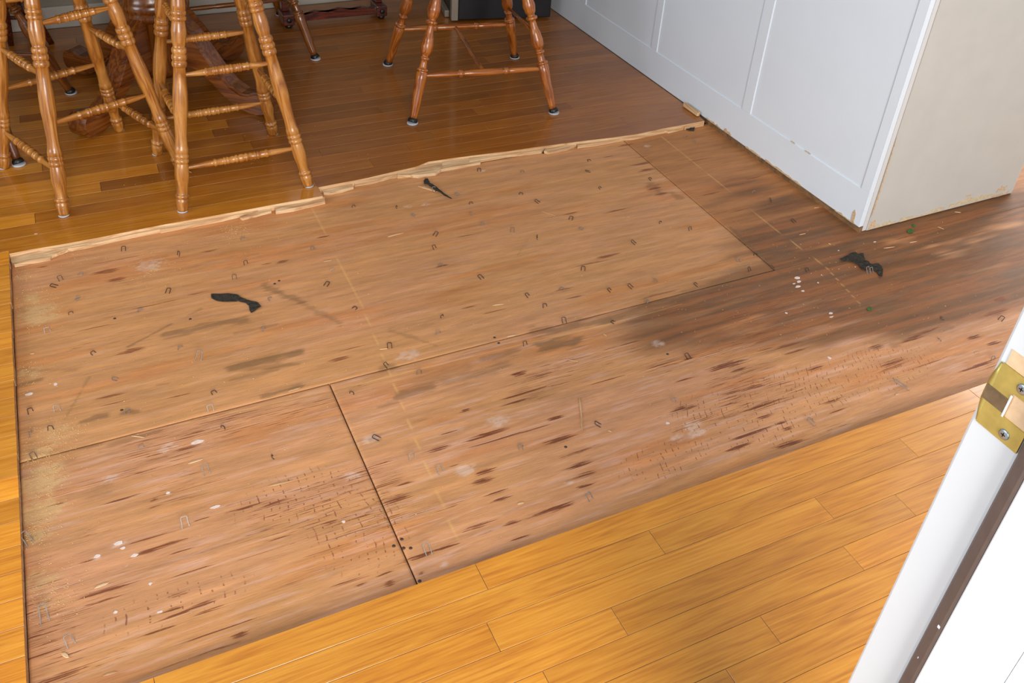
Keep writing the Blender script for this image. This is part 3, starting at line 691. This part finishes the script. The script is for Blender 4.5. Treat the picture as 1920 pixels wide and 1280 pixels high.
RUNG = [(0, .0052), (.06, .0056), (.24, .0088)] + \
    [(.262, .0082), (.27, .0112), (.285, .0112), (.292, .0092), (.33, .0104), (.345, .0088), (.35, .0114), (.365, .0114), (.37, .0088), (.375, .0114), (.388, .0114), (.395, .0094),
     (.42, .0116), (.445, .0096), (.45, .0122), (.466, .0122), (.472, .0096), (.485, .0118), (.50, .0124), (.515, .0118), (.528, .0096), (.534, .0122), (.55, .0122), (.555, .0096),
     (.58, .0116), (.605, .0094), (.612, .0114), (.625, .0114), (.63, .0088), (.635, .0114), (.65, .0114), (.655, .0088), (.67, .0104), (.708, .0092), (.715, .0112), (.73, .0112), (.738, .0082)] + \
    [(.76, .0088), (.94, .0056), (1, .0052)]
def make_stool(loc, yaw, label, t_):
    root = empty('bar_stool', (loc[0], loc[1], ZF), yaw); tag(root, label, 'stool', 'honey oak bar stools')
    hs, k = .175, .153
    def lp(sx, sy, z): return Vector((sx * (hs - k * (z - ZF)), sy * (hs - k * (z - ZF)), z - ZF))
    prof = smooth_prof(STOOL_LEG); z0, z1 = .0205, .665
    for sx, sy in ((-1, -1), (1, -1), (1, 1), (-1, 1)):
        o = lathe('leg', lp(sx, sy, z0), lp(sx, sy, z1), [((z - .019) / (.665 - .019), r) for z, r in prof], M['honey_oak'], root, 24); tint(o, t_)
        p = lp(sx, sy, .019)
        gl = lathe('foot_glide', p + Vector((0, 0, .0002)), p + Vector((0, 0, .0042)), [(0, .0132), (.3, .0140), (1, .0136)], M['glide'], None, 20); gl.parent = o; gl.matrix_parent_inverse = o.matrix_basis.inverted()
    def rung(a, b_, z):
        p, q = lp(*a, z), lp(*b_, z); o = lathe('rung', p, q, RUNG, M['honey_oak'], root, 14); tint(o, t_)
    for z in (.137, .380): rung((-1, -1), (1, -1), z); rung((-1, 1), (1, 1), z)
    for z in (.260, .503): rung((-1, -1), (-1, 1), z); rung((1, -1), (1, 1), z)
    o = lathe('seat', (0, 0, .64), (0, 0, .69), [(0, .10), (.1, .15), (.3, .178), (.6, .185), (.85, .180), (1, .16)], M['honey_oak'], root, 40); tint(o, t_)
    return root
make_stool((.325, 2.452), .055, 'honey oak bar stool with turned legs, the right one of the two stools', .80)
make_stool((-.037, 2.579), .402 + math.pi / 2, 'honey oak bar stool with turned legs, cut off by the left edge of the photo', .78)

CHAIR_LEG = [(.033, .0118), (.10, .0155), (.178, .0190)] + ring(.186, .0195, .007, .0150) + [(.192, .0128), (.208, .0112), (.215, .0108)] + ring(.2205, .0162, .007, .0120) + \
    [(.226, .0108), (.243, .0190), (.258, .0204), (.276, .0180), (.300, .0122), (.319, .0102)] + ring(.328, .0188, .009, .0130) + [(.335, .0115), (.350, .0180), (.366, .0206), (.385, .0180), (.415, .0130), (.44, .0125)]
STRETCH = [(0, .0060), (.05, .0068), (.16, .0098), (.24, .0106), (.285, .0090), (.295, .0076), (.30, .0116), (.315, .0126), (.33, .0116), (.335, .0076), (.345, .0092), (.42, .0112), (.5, .0114), (.58, .0112), (.655, .0092), (.665, .0076), (.67, .0116), (.685, .0126), (.70, .0116), (.705, .0076), (.715, .0090), (.76, .0106), (.84, .0098), (.95, .0068), (1, .0060)]
PLAINST = [(0, .0055), (.1, .0072), (.3, .0086), (.38, .0074), (.40, .0088), (.60, .0088), (.62, .0074), (.70, .0086), (.9, .0072), (1, .0055)]
def make_chair(loc, yaw, label, t_, back=None, brace=True, mat='brown_oak', detail=True):
    root = empty('dining_chair', (loc[0], loc[1], ZF), yaw); tag(root, label, 'chair', 'turned leg dining chairs')
    hs, k = .2430, .25
    def lp(sx, sy, z): return Vector((sx * (hs - k * (z - ZF)), sy * (hs - k * (z - ZF)), z - ZF))
    prof = smooth_prof(CHAIR_LEG)
    for sx, sy in ((-1, -1), (1, -1), (1, 1), (-1, 1)):
        o = lathe('leg', lp(sx, sy, .033), lp(sx, sy, .44), [((z - .033) / (.44 - .033), r) for z, r in prof], M[mat], root, 22); tint(o, t_)
        p = lp(sx, sy, .019)
        gl = lathe('glide', p + Vector((0, 0, .0002)), p + Vector((0, 0, .0052)), [(0, .0176), (.4, .0186), (.8, .0180), (1, .0160)], M['glide'], None, 24)
        fc = lathe('foot_cup', p + Vector((0, 0, .0052)), lp(sx, sy, .0365), [(0, .0158), (.3, .0162), (.75, .0148), (1, .0126)], M['black_plastic'], None, 24)
        for q_ in (gl, fc): q_.parent = o; q_.matrix_parent_inverse = o.matrix_basis.inverted()
    def st(p, q, pr_, nm='stretcher'):
        o = lathe(nm, p, q, pr_, M[mat], root, 14); tint(o, t_)
    st(lp(-1, -1, .167), lp(1, -1, .167), STRETCH); st(lp(-1, 1, .167), lp(1, 1, .167), STRETCH)
    st((lp(-1, -1, .167) + lp(1, -1, .167)) / 2, (lp(-1, 1, .167) + lp(1, 1, .167)) / 2, PLAINST)
    if brace: st(lp(1, -1, .279), lp(1, 1, .239), [(0, .0050), (.5, .0062), (1, .0050)], 'side_brace')
    # saddled seat with rounded corners
    pts = []
    for q in range(4):
        cx_, cy_ = ((1, 1), (-1, 1), (-1, -1), (1, -1))[q]
        for i in range(6):
            a = (q * 90 + i * 18) * math.pi / 180; pts.append((cx_ * .135 + .065 * math.cos(a), cy_ * .135 + .065 * math.sin(a)))
    o = prism('seat', pts, .412, .447, M['brown_oak_x'], None); o.parent = root; tint(o, t_)
    if back is not None:
        for i in range(6):
            s = -.14 + .28 * i / 5; c_, s_ = math.cos(back), math.sin(back)
            p = Vector((c_ * .17 - s_ * s, s_ * .17 + c_ * s, .445)); q = Vector((c_ * .25 - s_ * s * 1.15, s_ * .25 + c_ * s * 1.15, .88))
            st(p, q, [(0, .008), (.3, .011), (.5, .008), (1, .007)], 'spindle')
        pts = [(c_ * .24 - s_ * a, s_ * .24 + c_ * a) for a in (-.21, .21)] + [(c_ * .265 - s_ * a, s_ * .265 + c_ * a) for a in (.21, -.21)]
        o = prism('crest_rail', pts, .86, .95, M['brown_oak_x'], None); o.parent = root; tint(o, t_)
    return root
make_chair((1.205, 2.769), -.162, 'brown oak dining chair with turned legs and pale round glides, alone in the open floor', 1.0, 0.0)
make_chair((-.372, 2.988), -.353, 'shade-darkened dining chair half hidden behind the leftmost stool', .42, math.pi, False)  # low tint puts shade into the same brown oak
make_chair((.520, 3.412), .03 + math.pi / 2, 'shade-darkened dining chair pushed in behind the table pedestal', .5, 0.0, False)  # this chair's shade is in its tint as well
sd = empty('plant_stand', (-.20, 3.64, ZF)); tag(sd, 'small dark wooden stand with splayed legs against the back wall at far left', 'stand')
for fx, fy in ((-.028, -.02), (.105, -.045), (.04, .07)):
    o = lathe('leg', (fx, fy, 0), (fx * .1, fy * .2, .30), [(0, .010), (.5, .013), (1, .012)], M['red_wood'], sd, 14)
o = lathe('rung', (-.024, -.016, .10), (.078, -.034, .10), [(0, .006), (.5, .008), (1, .006)], M['red_wood'], sd, 12)
lathe('top', (0, 0, .295), (0, 0, .32), [(0, .07), (.3, .085), (1, .08)], M['red_wood'], sd, 28)

# ------------------------------------------------------------------ pedestal table
TX, TY = .23, 3.05
tb = empty('pedestal_table', (TX, TY, ZF)); tag(tb, 'shade-darkened oak pedestal dining table on four scrolled feet behind the stools', 'table')
colp = [(0, .075), (.05, .085), (.30, .088), (.31, .096), (.315, .10), (.335, .103), (.35, .098), (.36, .104), (.385, .107), (.40, .100), (.42, .092), (.5, .098), (.75, .105), (.88, .085), (.93, .075), (1, .09)]
o = lathe('column', (0, 0, .08), (0, 0, .70), colp, M['brown_oak'], tb, 36); tint(o, .42)  # low tint stands in for shade around the pedestal
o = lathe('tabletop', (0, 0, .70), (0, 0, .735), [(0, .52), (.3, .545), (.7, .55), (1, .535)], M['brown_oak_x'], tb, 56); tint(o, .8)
# scrolled foot outline in (r, z)
TOPC = [(.055, .300), (.10, .285), (.15, .240), (.19, .185), (.23, .130), (.27, .088), (.31, .068), (.335, .070), (.355, .080)]
SCR = [(.372, .083), (.390, .076), (.400, .060), (.402, .040), (.395, .020), (.380, .006), (.360, .001)]
BOT = [(.330, .002), (.300, .010), (.270, .026), (.235, .052), (.200, .085), (.165, .112), (.130, .122), (.095, .112), (.055, .090)]
outl = TOPC + SCR + BOT
def foot(ang):
    bm = bmesh.new(); wd = .034; n = len(outl)
    A = [bm.verts.new((r, -wd, z)) for r, z in outl]; B = [bm.verts.new((r, wd, z)) for r, z in outl]
    fa = bm.faces.new(A); fb = bm.faces.new(B[::-1])
    for i in range(n): bm.faces.new((A[i], B[i], B[(i + 1) % n], A[(i + 1) % n]))
    bmesh.ops.recalc_face_normals(bm, faces=bm.faces)
    ed = [e for e in bm.edges if len({v.co.y > 0 for v in e.verts}) == 1]
    bmesh.ops.bevel(bm, geom=ed, offset=.007, segments=2, affect='EDGES')
    bmesh.ops.triangulate(bm, faces=[q for q in bm.faces if len(q.verts) > 4])
    o = link('pedestal_foot', bm_mesh(bm, 'pedestal_foot'), M['brown_oak_x'], tb)
    o.rotation_euler = (0, 0, ang); tint(o, .60); return o  # shade in the tint, weaker than on the column as feet look more lit
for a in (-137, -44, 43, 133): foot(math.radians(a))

# ------------------------------------------------------------------ small rack and appliance by the back wall
rk = empty('wooden_rack', (.945, 3.53, ZF)); tag(rk, 'low dark red wooden rack with pegged feet by the back wall', 'rack')
def rbox(name, lo, hi, mat, bevel=0.0):
    o = box(name, lo, hi, mat, None, bevel); o.parent = rk; return o
for sx in (-1, 1):
    rbox('foot_block', (sx * .19 - .022, -.03, .012), (sx * .19 + .022, .06, .055), M['red_wood'], .004)
    lathe('caster', (sx * .19, -.012, 0.0), (sx * .19, -.012, .014), [(0, .012), (.5, .016), (1, .012)], M['black_plastic'], rk, 14)
    lathe('peg', (sx * .19, -.030, .034), (sx * .19, -.037, .034), [(0, .010), (.6, .010), (1, .007)], M['black_plastic'], rk, 14)
    rbox('upright', (sx * .19 - .015, .015, .055), (sx * .19 + .015, .05, .50), M['red_wood'], .004)
pts = [(-.17, .018), (.17, .018), (.17, .048), (.14, .044), (.11, .052), (.07, .046), (.02, .056), (-.03, .046), (-.08, .054), (-.12, .044), (-.15, .05), (-.17, .046)]
bm = bmesh.new(); A = [bm.verts.new((x, -.012, z)) for x, z in pts]; B = [bm.verts.new((x, .008, z)) for x, z in pts]
bm.faces.new(A); bm.faces.new(B[::-1])
for i in range(len(pts)): bm.faces.new((A[i], B[i], B[(i + 1) % len(pts)], A[(i + 1) % len(pts)]))
bmesh.ops.triangulate(bm, faces=[q for q in bm.faces if len(q.verts) > 4]); link('scalloped_bar', bm_mesh(bm, 'scalloped_bar'), M['red_wood'], rk)
rbox('cross_rail', (-.17, .02, .15), (.17, .045, .19), M['red_wood'], .004)

ap = empty('appliance', (1.395, 3.395, ZF), -.19); tag(ap, 'black appliance with a metal corner strip standing against the white wall', 'appliance')
def abox(name, lo, hi, mat, bevel=0.0):
    o = box(name, lo, hi, mat, None, bevel); o.parent = ap; return o
abox('front', (.03, .0, .006), (.425, .03, .85), M['appliance'], .003)
abox('corner_strip', (.0, -.002, .004), (.029, .03, .85), M['aluminium'], .003)
abox('body', (.004, .031, .02), (.40, .31, .85), M['grey_side'], .003)
abox('base_rail', (-.018, .05, .002), (.003, .30, .03), M['aluminium'], .003)

# ------------------------------------------------------------------ staples left in the plywood
STAPLES = {
 'a': [(735,50),(695,128),(1003,158),(450,268),(345,297),(315,330),(1367,66),(1758,122),(1870,245),(1320,290),(1385,207),(943,365),(790,470),(430,405),(400,485),(268,588),(1490,575),(1525,403),(1833,325),(1017,680),(528,708),(1112,748),(655,855),(323,1032),(715,1040),(1187,1032),(1253,1128),(797,1245),(285,1140),(175,1040),(178,1165),(1205,930)],
 'b': [(525,45),(962,25),(1105,62),(1355,8),(1652,90),(528,118),(555,213),(790,285),(1360,238),(1773,298),(1518,357),(1635,338),(1240,348),(1055,387),(1147,447),(73,455),(568,503),(548,597),(272,673),(262,780),(1255,532),(1532,532),(1715,420),(1037,663),(438,825),(58,935),(1455,1112),(1010,1243),(1873,978),(210,1187)],
 'c': [(45,15),(315,190),(380,245),(410,155),(85,325),(515,230),(705,245),(1465,510),(1445,632),(1270,905),(35,733),(740,1105),(1745,740),(1785,520)],
 'd': [(1165,105),(1045,405),(175,500),(255,940),(405,1075),(1540,10),(195,15)],
 'e': [(402,25),(565,100),(1407,250),(495,560)],
 'f': [(1018,970),(1395,905),(1395,965),(1458,1060),(655,1098),(730,1147),(735,1208),(315,1168),(410,1215),(1010,1093),(1110,1140),(1745,1012),(1290,1235),(1795,1255),(795,1268),(70,1165),(775,963),(1550,765),(400,965)],
 'g': [(65,800),(18,772),(400,1085),(500,1135),(630,1250)]}
# size, lean (towards +y), turn for those that are clear in the photo
SPEC = {('d',255,940): (.030, 62, .05), ('d',175,500): (.026, 55, .5), ('d',405,1075): (.022, 30, .35), ('d',1045,405): (.020, 45, .0), ('d',1165,105): (.018, 55, .1), ('e',402,25): (.016, 25, .05), ('e',565,100): (.016, 50, .1),
        ('e',495,560): (.022, 48, .1), ('e',1407,250): (.016, 45, .35), ('c',1270,905): (.036, 70, .75), ('a',1112,748): (.022, 50, -.6), ('a',268,588): (.012, 20, .1), ('a',323,1032): (.014, 20, .0), ('a',1187,1032): (.014, 35, .1), ('c',740,1105): (.018, 60, .6)}
def staple_mesh(hgt, wid, bent):
    """one bent wire, square section, swept along crown and legs"""
    path = [(-wid / 2 - bent * .002, 0, -.003), (-wid / 2, 0, hgt * .5), (-wid / 2, 0, hgt - .0015), (-wid / 2 + .0015, 0, hgt), (wid / 2 - .0015, 0, hgt), (wid / 2, 0, hgt - .0015), (wid / 2, bent * .003, hgt * .5), (wid / 2 + bent * .003, bent * .004, -.003)]
    r = .00075; v, f = [], []
    for i, p in enumerate(path):
        p = Vector(p); q = Vector(path[min(i + 1, len(path) - 1)]); o_ = Vector(path[max(i - 1, 0)])
        t_ = (q - o_).normalized(); yv = Vector((0, 1, 0)); s_ = t_.cross(yv).normalized()
        for a, bq in ((1, 1), (-1, 1), (-1, -1), (1, -1)): v.append(p + s_ * r * a + yv * r * .8 * bq)
    for i in range(len(path) - 1):
        for k in range(4): f.append((i * 4 + k, i * 4 + (k + 1) % 4, (i + 1) * 4 + (k + 1) % 4, (i + 1) * 4 + k))
    f += [(3, 2, 1, 0), tuple(len(v) - 4 + k for k in range(4))]
    return mesh('staple', v, f)
r5 = random.Random(3)
TOLABEL = []
MARKS = [('the fish-tail felt scrap', 440, 567), ('the narrow felt scrap', 818, 355), ('the torn felt scrap', 1615, 495), ('the lowest corner of the white wall', 1608, 437), ('the long pale splinter', 1089, 775),
         ('the left seam junction', 620, 725), ('the right seam junction', 1443, 505), ('the far left plywood corner', 20, 485), ('the brass strike plate', 1870, 740), ('the front foot of the right stool', 338, 397),
         ('the right foot of the right stool', 579, 347), ('the lower end of the short seam', 785, 1090), ('the small felt scrap by the wall', 1290, 241), ('the lower left photo corner', 0, 1280)]
ORD = ['closest', 'second closest', 'third closest', 'fourth closest', 'fifth closest', 'sixth closest', 'seventh closest', 'eighth closest', 'ninth closest', 'tenth closest']
def say_which(items):
    best = {}
    for nm, mx, my in MARKS:
        qd = {'left of': [], 'right of': [], 'above': [], 'below': []}
        for k, (o, kind, (u, v)) in enumerate(items):
            dx, dy = u - mx, v - my
            d = ('left of' if dx < 0 else 'right of') if abs(dx) > abs(dy) else ('above' if dy < 0 else 'below')
            qd[d].append((math.hypot(dx, dy), k))
        for d, l in qd.items():
            for r_, (_, k) in enumerate(sorted(l)[:10]):
                if r_ < best.get(k, (99,))[0]: best[k] = (r_, d, nm)
    for k, (o, kind, _) in enumerate(items):
        if k in best: o['label'] = '%s, %s %s %s' % (kind, ORD[best[k][0]], best[k][1], best[k][2])
        else: o['label'] = kind + ' sticking in the bare plywood'
protos = [staple_mesh(h_, w_, b_) for h_, w_, b_ in ((.006, .0095, .2), (.009, .0095, -.5), (.011, .009, .6), (.007, .010, 1.0), (.013, .0095, .0))]
for i, p in enumerate(protos): p.materials.append(M['steel'] if i % 2 else M['dark_steel'])
for c_, lst in STAPLES.items():
    for (x, y) in lst:
        sp_ = SPEC.get((c_, x, y))
        if sp_:
            me = staple_mesh(sp_[0], .011, r5.uniform(-.3, .6)); me.materials.append(M['steel']); lean, turn = sp_[1], sp_[2]
        else:
            me = r5.choice(protos); lean = r5.choice((15, 35, 60, 72, 78)); turn = r5.gauss(0, .7)
            if y < 400 and c_ in 'bf': turn += r5.choice((0, .5, -.4))
        p = ca(c_, x, y)
        o = bpy.data.objects.new('staple', me); COL.objects.link(o)
        lr = math.radians(lean); o.rotation_euler = (-lr, 0, turn)
        o.location = (p.x, p.y, .0008 if lean > 50 else .0)
        o['category'] = 'staple'; o['group'] = 'staples left in the plywood'; TOLABEL.append((o, 'bent wire flooring staple', cp(c_, x, y)))

# nail heads
say_which(TOLABEL); TONAIL = []
for i, (c_, x, y) in enumerate([('e',340,470),('e',295,508),('e',350,520),('e',390,520),('b',862,617),('b',885,648),('b',1262,1232),('a',645,510),('a',1570,298),('a',1070,513),('a',685,1025),('b',1835,710),('a',1545,315),('e',440,705)]):
    p = ca(c_, x, y)
    o = lathe('nail_head', (p.x, p.y, -.0015), (p.x, p.y, .0007), [(0, .0030), (.7, .0034), (1, .0026)], M['dark_steel'], None, 12)
    tag(o, 'round nail head', 'nail', 'nail heads in the plywood'); TONAIL.append((o, 'round nail head', cp(c_, x, y)))

say_which(TONAIL)
# ------------------------------------------------------------------ felt scraps and loose bits
def crumpled(name, c_, pts, mat, th, label, cat, z=.0008, wav=.003, group=None, seed=1):
    """a small sheet with thickness that does not lie quite flat"""
    rr = random.Random(seed); w_ = [ca(c_, x, y, z) for x, y in pts]
    cen = sum(w_, Vector()) / len(w_); bm = bmesh.new()
    vt = [bm.verts.new((p.x - cen.x, p.y - cen.y, z)) for p in w_]
    fc = bm.faces.new(vt); bmesh.ops.triangulate(bm, faces=[fc])
    bmesh.ops.subdivide_edges(bm, edges=bm.edges[:], cuts=2, use_grid_fill=True)
    for v_ in bm.verts: v_.co.z += abs(math.sin(v_.co.x * 160 + seed) * math.cos(v_.co.y * 190 + seed * 2)) * wav + rr.uniform(0, wav * .25)
    res = bmesh.ops.extrude_face_region(bm, geom=bm.faces[:])
    for g_ in res['geom']:
        if isinstance(g_, bmesh.types.BMVert): g_.co.z += th
    o = link(name, bm_mesh(bm, name), mat, None, (cen.x, cen.y, 0))
    tag(o, label, cat, group); return o
crumpled('felt_scrap', 'a', [(1187,378),(1200,374),(1325,376),(1370,400),(1400,412),(1445,420),(1470,445),(1415,482),(1405,470),(1400,440),(1380,425),(1340,415),(1300,420),(1230,415),(1190,400)], M['felt'], .0012, 'black felt scrap shaped like a fish tail on the left half of the plywood', 'felt scrap', seed=1)
crumpled('felt_scrap', 'j', [(1285,485),(1300,460),(1335,462),(1360,510),(1430,550),(1480,590),(1530,635),(1605,682),(1600,690),(1540,660),(1480,615),(1420,600),(1385,560),(1340,525),(1290,515)], M['felt'], .0014, 'narrow black felt scrap with a staple near the far floor edge', 'felt scrap', .004, .004, seed=2)
crumpled('felt_scrap', 'l', [(745,305),(830,260),(940,205),(990,205),(1040,225),(1060,205),(1100,220),(1125,280),(1130,320),(1190,340),(1210,380),(1240,375),(1340,375),(1370,400),(1400,460),(1390,555),(1350,565),(1325,510),(1290,470),(1190,440),(1120,460),(1070,440),(1040,390),(960,350),(880,320),(800,325)], M['felt'], .0016, 'torn black felt scrap on the dark stain below the wall corner', 'felt scrap', .0008, .005, seed=3)
crumpled('felt_scrap', 'k', [(1608,250),(1632,228),(1690,240),(1684,264),(1650,262)], M['felt'], .0014, 'small black felt scrap at the broken floor edge beside the white wall', 'felt scrap', .0008, .004, seed=4)
for i, (c_, x, y, hh, tn_) in enumerate([('j',1405,575,.010,.1), ('l',1190,480,.016,.15), ('l',1240,480,.014,.1), ('k',1588,235,.010,.3)]):
    me = staple_mesh(hh, .010, .2); me.materials.append(M['steel']); p = ca(c_, x, y, .004)
    o = bpy.data.objects.new('staple', me); COL.objects.link(o); o.location = (p.x, p.y, .003); o.rotation_euler = (-.5, 0, tn_)
    tag(o, ['bright staple through the narrow felt scrap', 'staple through the torn felt scrap, left one', 'staple through the torn felt scrap, right one', 'staple at the small felt scrap beside the white wall'][i], 'staple', 'staples left in the plywood')
def splinter(c_, x0, y0, x1, y1, wd, th, label, z=.0006, mat='raw_wood', group=None, name='wood_splinter'):
    p, q = ca(c_, x0, y0, z), ca(c_, x1, y1, z); d = (q - p); L = d.length
    v = [(0, -wd * .25, 0), (L * .3, -wd / 2, 0), (L * .8, -wd * .4, 0), (L, 0, 0), (L * .7, wd * .45, 0), (L * .25, wd / 2, 0)]
    n = len(v); vv = v + [(a * .99, b_ * .8, th * (1 if 0 < i < 3 else .7)) for i, (a, b_, _) in enumerate(v)]
    ff = [tuple(range(n))[::-1], tuple(range(n, 2 * n))] + [(i, (i + 1) % n, n + (i + 1) % n, n + i) for i in range(n)]
    o = link(name, mesh(name, vv, ff), M[mat], None, (p.x, p.y, z)); o.rotation_euler = (0, 0, math.atan2(d.y, d.x))
    tag(o, label, 'wood chip', group); return o
splinter('b', 1340, 955, 1356, 1150, .0045, .003, 'long pale wood splinter lying across the grain in the middle of the plywood')
splinter('j', 1230, 535, 1440, 598, .010, .004, 'flat wood splinter under the narrow black felt scrap')
splinter('b', 1078, 42, 988, 158, .0014, .001, 'hair-thin wood sliver lying near the centre of the plywood')
splinter('d', 350, 1112, 388, 1136, .006, .003, 'short pale wood chip beside a staple at the lower left')
CH = [('d',1058,45,1142,20,.005),('d',1510,172,1650,140,.006),('d',530,745,612,715,.006),('d',580,1238,662,1216,.004),('b',850,436,916,428,.005),('b',1280,744,1332,752,.004),('b',893,785,903,798,.003),('b',930,612,986,602,.005),
      ('b',1475,597,1492,608,.003),('b',1500,1140,1520,1148,.003),('b',262,48,340,30,.004),('b',215,683,260,680,.003),('a',1620,920,1690,900,.005),('a',740,1170,815,1180,.003),('a',1820,190,1865,183,.004),('a',170,710,195,706,.003),('j',880,1105,1060,1060,.004),
      ('c',1640,705,1672,700,.006),('c',655,40,692,32,.004),('n',775,612,850,600,.004),('n',515,668,630,655,.004),('n',1060,455,1120,480,.003),('n',1225,305,1290,312,.006),('l',585,50,622,66,.004),('c',1195,940,1220,934,.006),('g',738,1170,768,1166,.004),
      ('i',310,240,355,262,.0015),('h',385,832,425,828,.004),('e',990,272,1030,264,.005),('f',1130,1190,1205,1215,.0025)]
TOCHIP = []
for q in CH:
    zz = ZF if q[0] in 'hi' else .0006
    o = splinter(*q[:5], q[5] * .8, .0016, 'small loose wood chip', zz + .0002, 'raw_wood', 'loose wood chips')
    TOCHIP.append((o, 'small loose wood chip', cp(q[0], (q[1] + q[3]) / 2, (q[2] + q[4]) / 2)))
say_which(TOCHIP)
def fleck(c_, x, y, rx, ry, label, mat='fleck', cat='paint fleck', group='dried paint flecks', th=.0006, name='paint_fleck', z=.0003):
    p = ca(c_, x, y); s = px_scale(*cp(c_, x, y)) / CR[c_][2]; n = r5.randint(7, 10)
    pts = [(p.x + rx * s * math.cos(6.283 * i / n) * r5.uniform(.6, 1.15), p.y + ry * s * 1.35 * math.sin(6.283 * i / n) * r5.uniform(.6, 1.15)) for i in range(n)]
    o = prism(name, pts, z, z + th, M[mat]); tag(o, label, cat, group); return o
TOFL = []
fl_ = 'small pale fleck of dried paint on the plywood'
for q in [('l',120,570,50,30),('l',140,625,40,18),('l',70,655,28,10),('l',130,700,45,20),('l',205,765,30,14),('l',430,640,14,12),('l',620,1100,35,16),('l',630,1155,38,12),('l',1280,30,28,10),('c',825,732,10,9),('c',583,480,8,6),('d',945,210,14,8),('d',1215,288,35,8),('d',650,880,12,8),('d',845,720,12,8),
          ('d',670,490,26,12),('d',690,522,16,8),('d',548,566,20,10),('d',755,562,22,10),('b',1835,1100,14,8),('a',312,880,13,12),('a',165,935,26,8),('a',1110,1205,36,14),('d',900,878,18,6),('e',12,372,12,8),('l',990,405,14,6),('l',480,525,10,8),('l',735,158,18,6)]:
    TOFL.append((fleck(*q, fl_), 'pale dried paint fleck', cp(q[0], q[1], q[2])))
say_which(TOFL)
for c_, x, y, r_, lb in (('n',782,500,34,'rounded green leaf bit just below the end of the wall'), ('n',815,445,18,'tiny green leaf bit touching the end of the wall'), ('l',1200,1035,40,'green leaf bit on the dark stain in front of the felt scrap')):
    crumpled('leaf', c_, [(x - r_, y), (x - r_ * .5, y - r_ * .6), (x + r_ * .4, y - r_ * .7), (x + r_ * .9, y - r_ * .2), (x + r_ * .8, y + r_ * .5), (x, y + r_ * .7), (x - r_ * .7, y + r_ * .55)], M['leaf'], .0006, lb, 'leaf', .001, .002, seed=int(x))
# broken bit of trim left where the flooring meets the wall
p, q = ca('o', 1405, 1035, .030), ca('o', 1545, 1152, .024); d = (q - p); L = d.length
bm = bmesh.new(); box_bm(bm, (0, -.006, -.008), (L, .006, .006)); bmesh.ops.bevel(bm, geom=bm.edges[:], offset=.0015, segments=1, affect='EDGES')
o = link('trim_scrap', bm_mesh(bm, 'trim_scrap'), M['raw_wood'], None, (p.x, p.y, ZF + .009)); o.rotation_euler = (0, 0, math.atan2(d.y, d.x))
tag(o, 'short broken piece of wood trim lying at the foot of the white wall', 'trim piece')

# sawdust and crumbs too small to count
def crumbs(name, spots, n, size, mat, label, seed):
    rr = np.random.RandomState(seed); v, f = [], []
    for i in range(n):
        u, vv_, sx, sy, z = spots[rr.randint(len(spots))]
        p = at(u, vv_, z); x = p.x + rr.randn() * sx; y = p.y + rr.randn() * sy
        if x < FX0 + .003 and z < .01 or (z < .01 and (x > 1.88 and y > 1.53 or y < Y0 + .004 or y > 2.19)): continue
        if z > .01 and y < 2.30: continue
        s = size * rr.uniform(.4, 1.3); a = rr.uniform(0, 6.28); l = s * rr.uniform(1, 3.2); c_, s_ = math.cos(a), math.sin(a); b0 = len(v)
        for (lx, ly, lz) in ((-l / 2, -s / 2, 0), (l / 2, -s / 3, 0), (l / 3, s / 2, 0), (-l / 3, s / 2, 0), (0, 0, s * .7)):
            v.append((x + lx * c_ - ly * s_, y + lx * s_ + ly * c_, z + lz))
        f += [(b0, b0 + 1, b0 + 4), (b0 + 1, b0 + 2, b0 + 4), (b0 + 2, b0 + 3, b0 + 4), (b0 + 3, b0, b0 + 4), (b0 + 3, b0 + 2, b0 + 1, b0)]
    o = link(name, mesh(name, v, f), M[mat]); tag(o, label, 'sawdust', kind='stuff')
crumbs('sawdust', [(u, v_, r_ * .55, r_ * .6, .0004) for u, v_, r_, s in DUST], 2600, .0011, 'sawdust', 'pale sawdust drifted along the left edge of the plywood', 2)
crumbs('wood_crumbs', [(u, v_, .25, .12, .0004) for u in (250, 600, 950, 1300, 1550, 1750) for v_ in (450, 560, 690, 850)], 1100, .0012, 'sawdust', 'fine wood crumbs scattered over the bare plywood', 4)
crumbs('floor_crumbs', [(u, v_, .10, .03, ZF + .0003) for u, v_ in ((270, 345), (470, 250), (480, 300), (560, 380), (350, 330), (690, 300), (880, 250))], 130, .0010, 'sawdust', 'fine wood crumbs on the finished floor below the stools', 6)
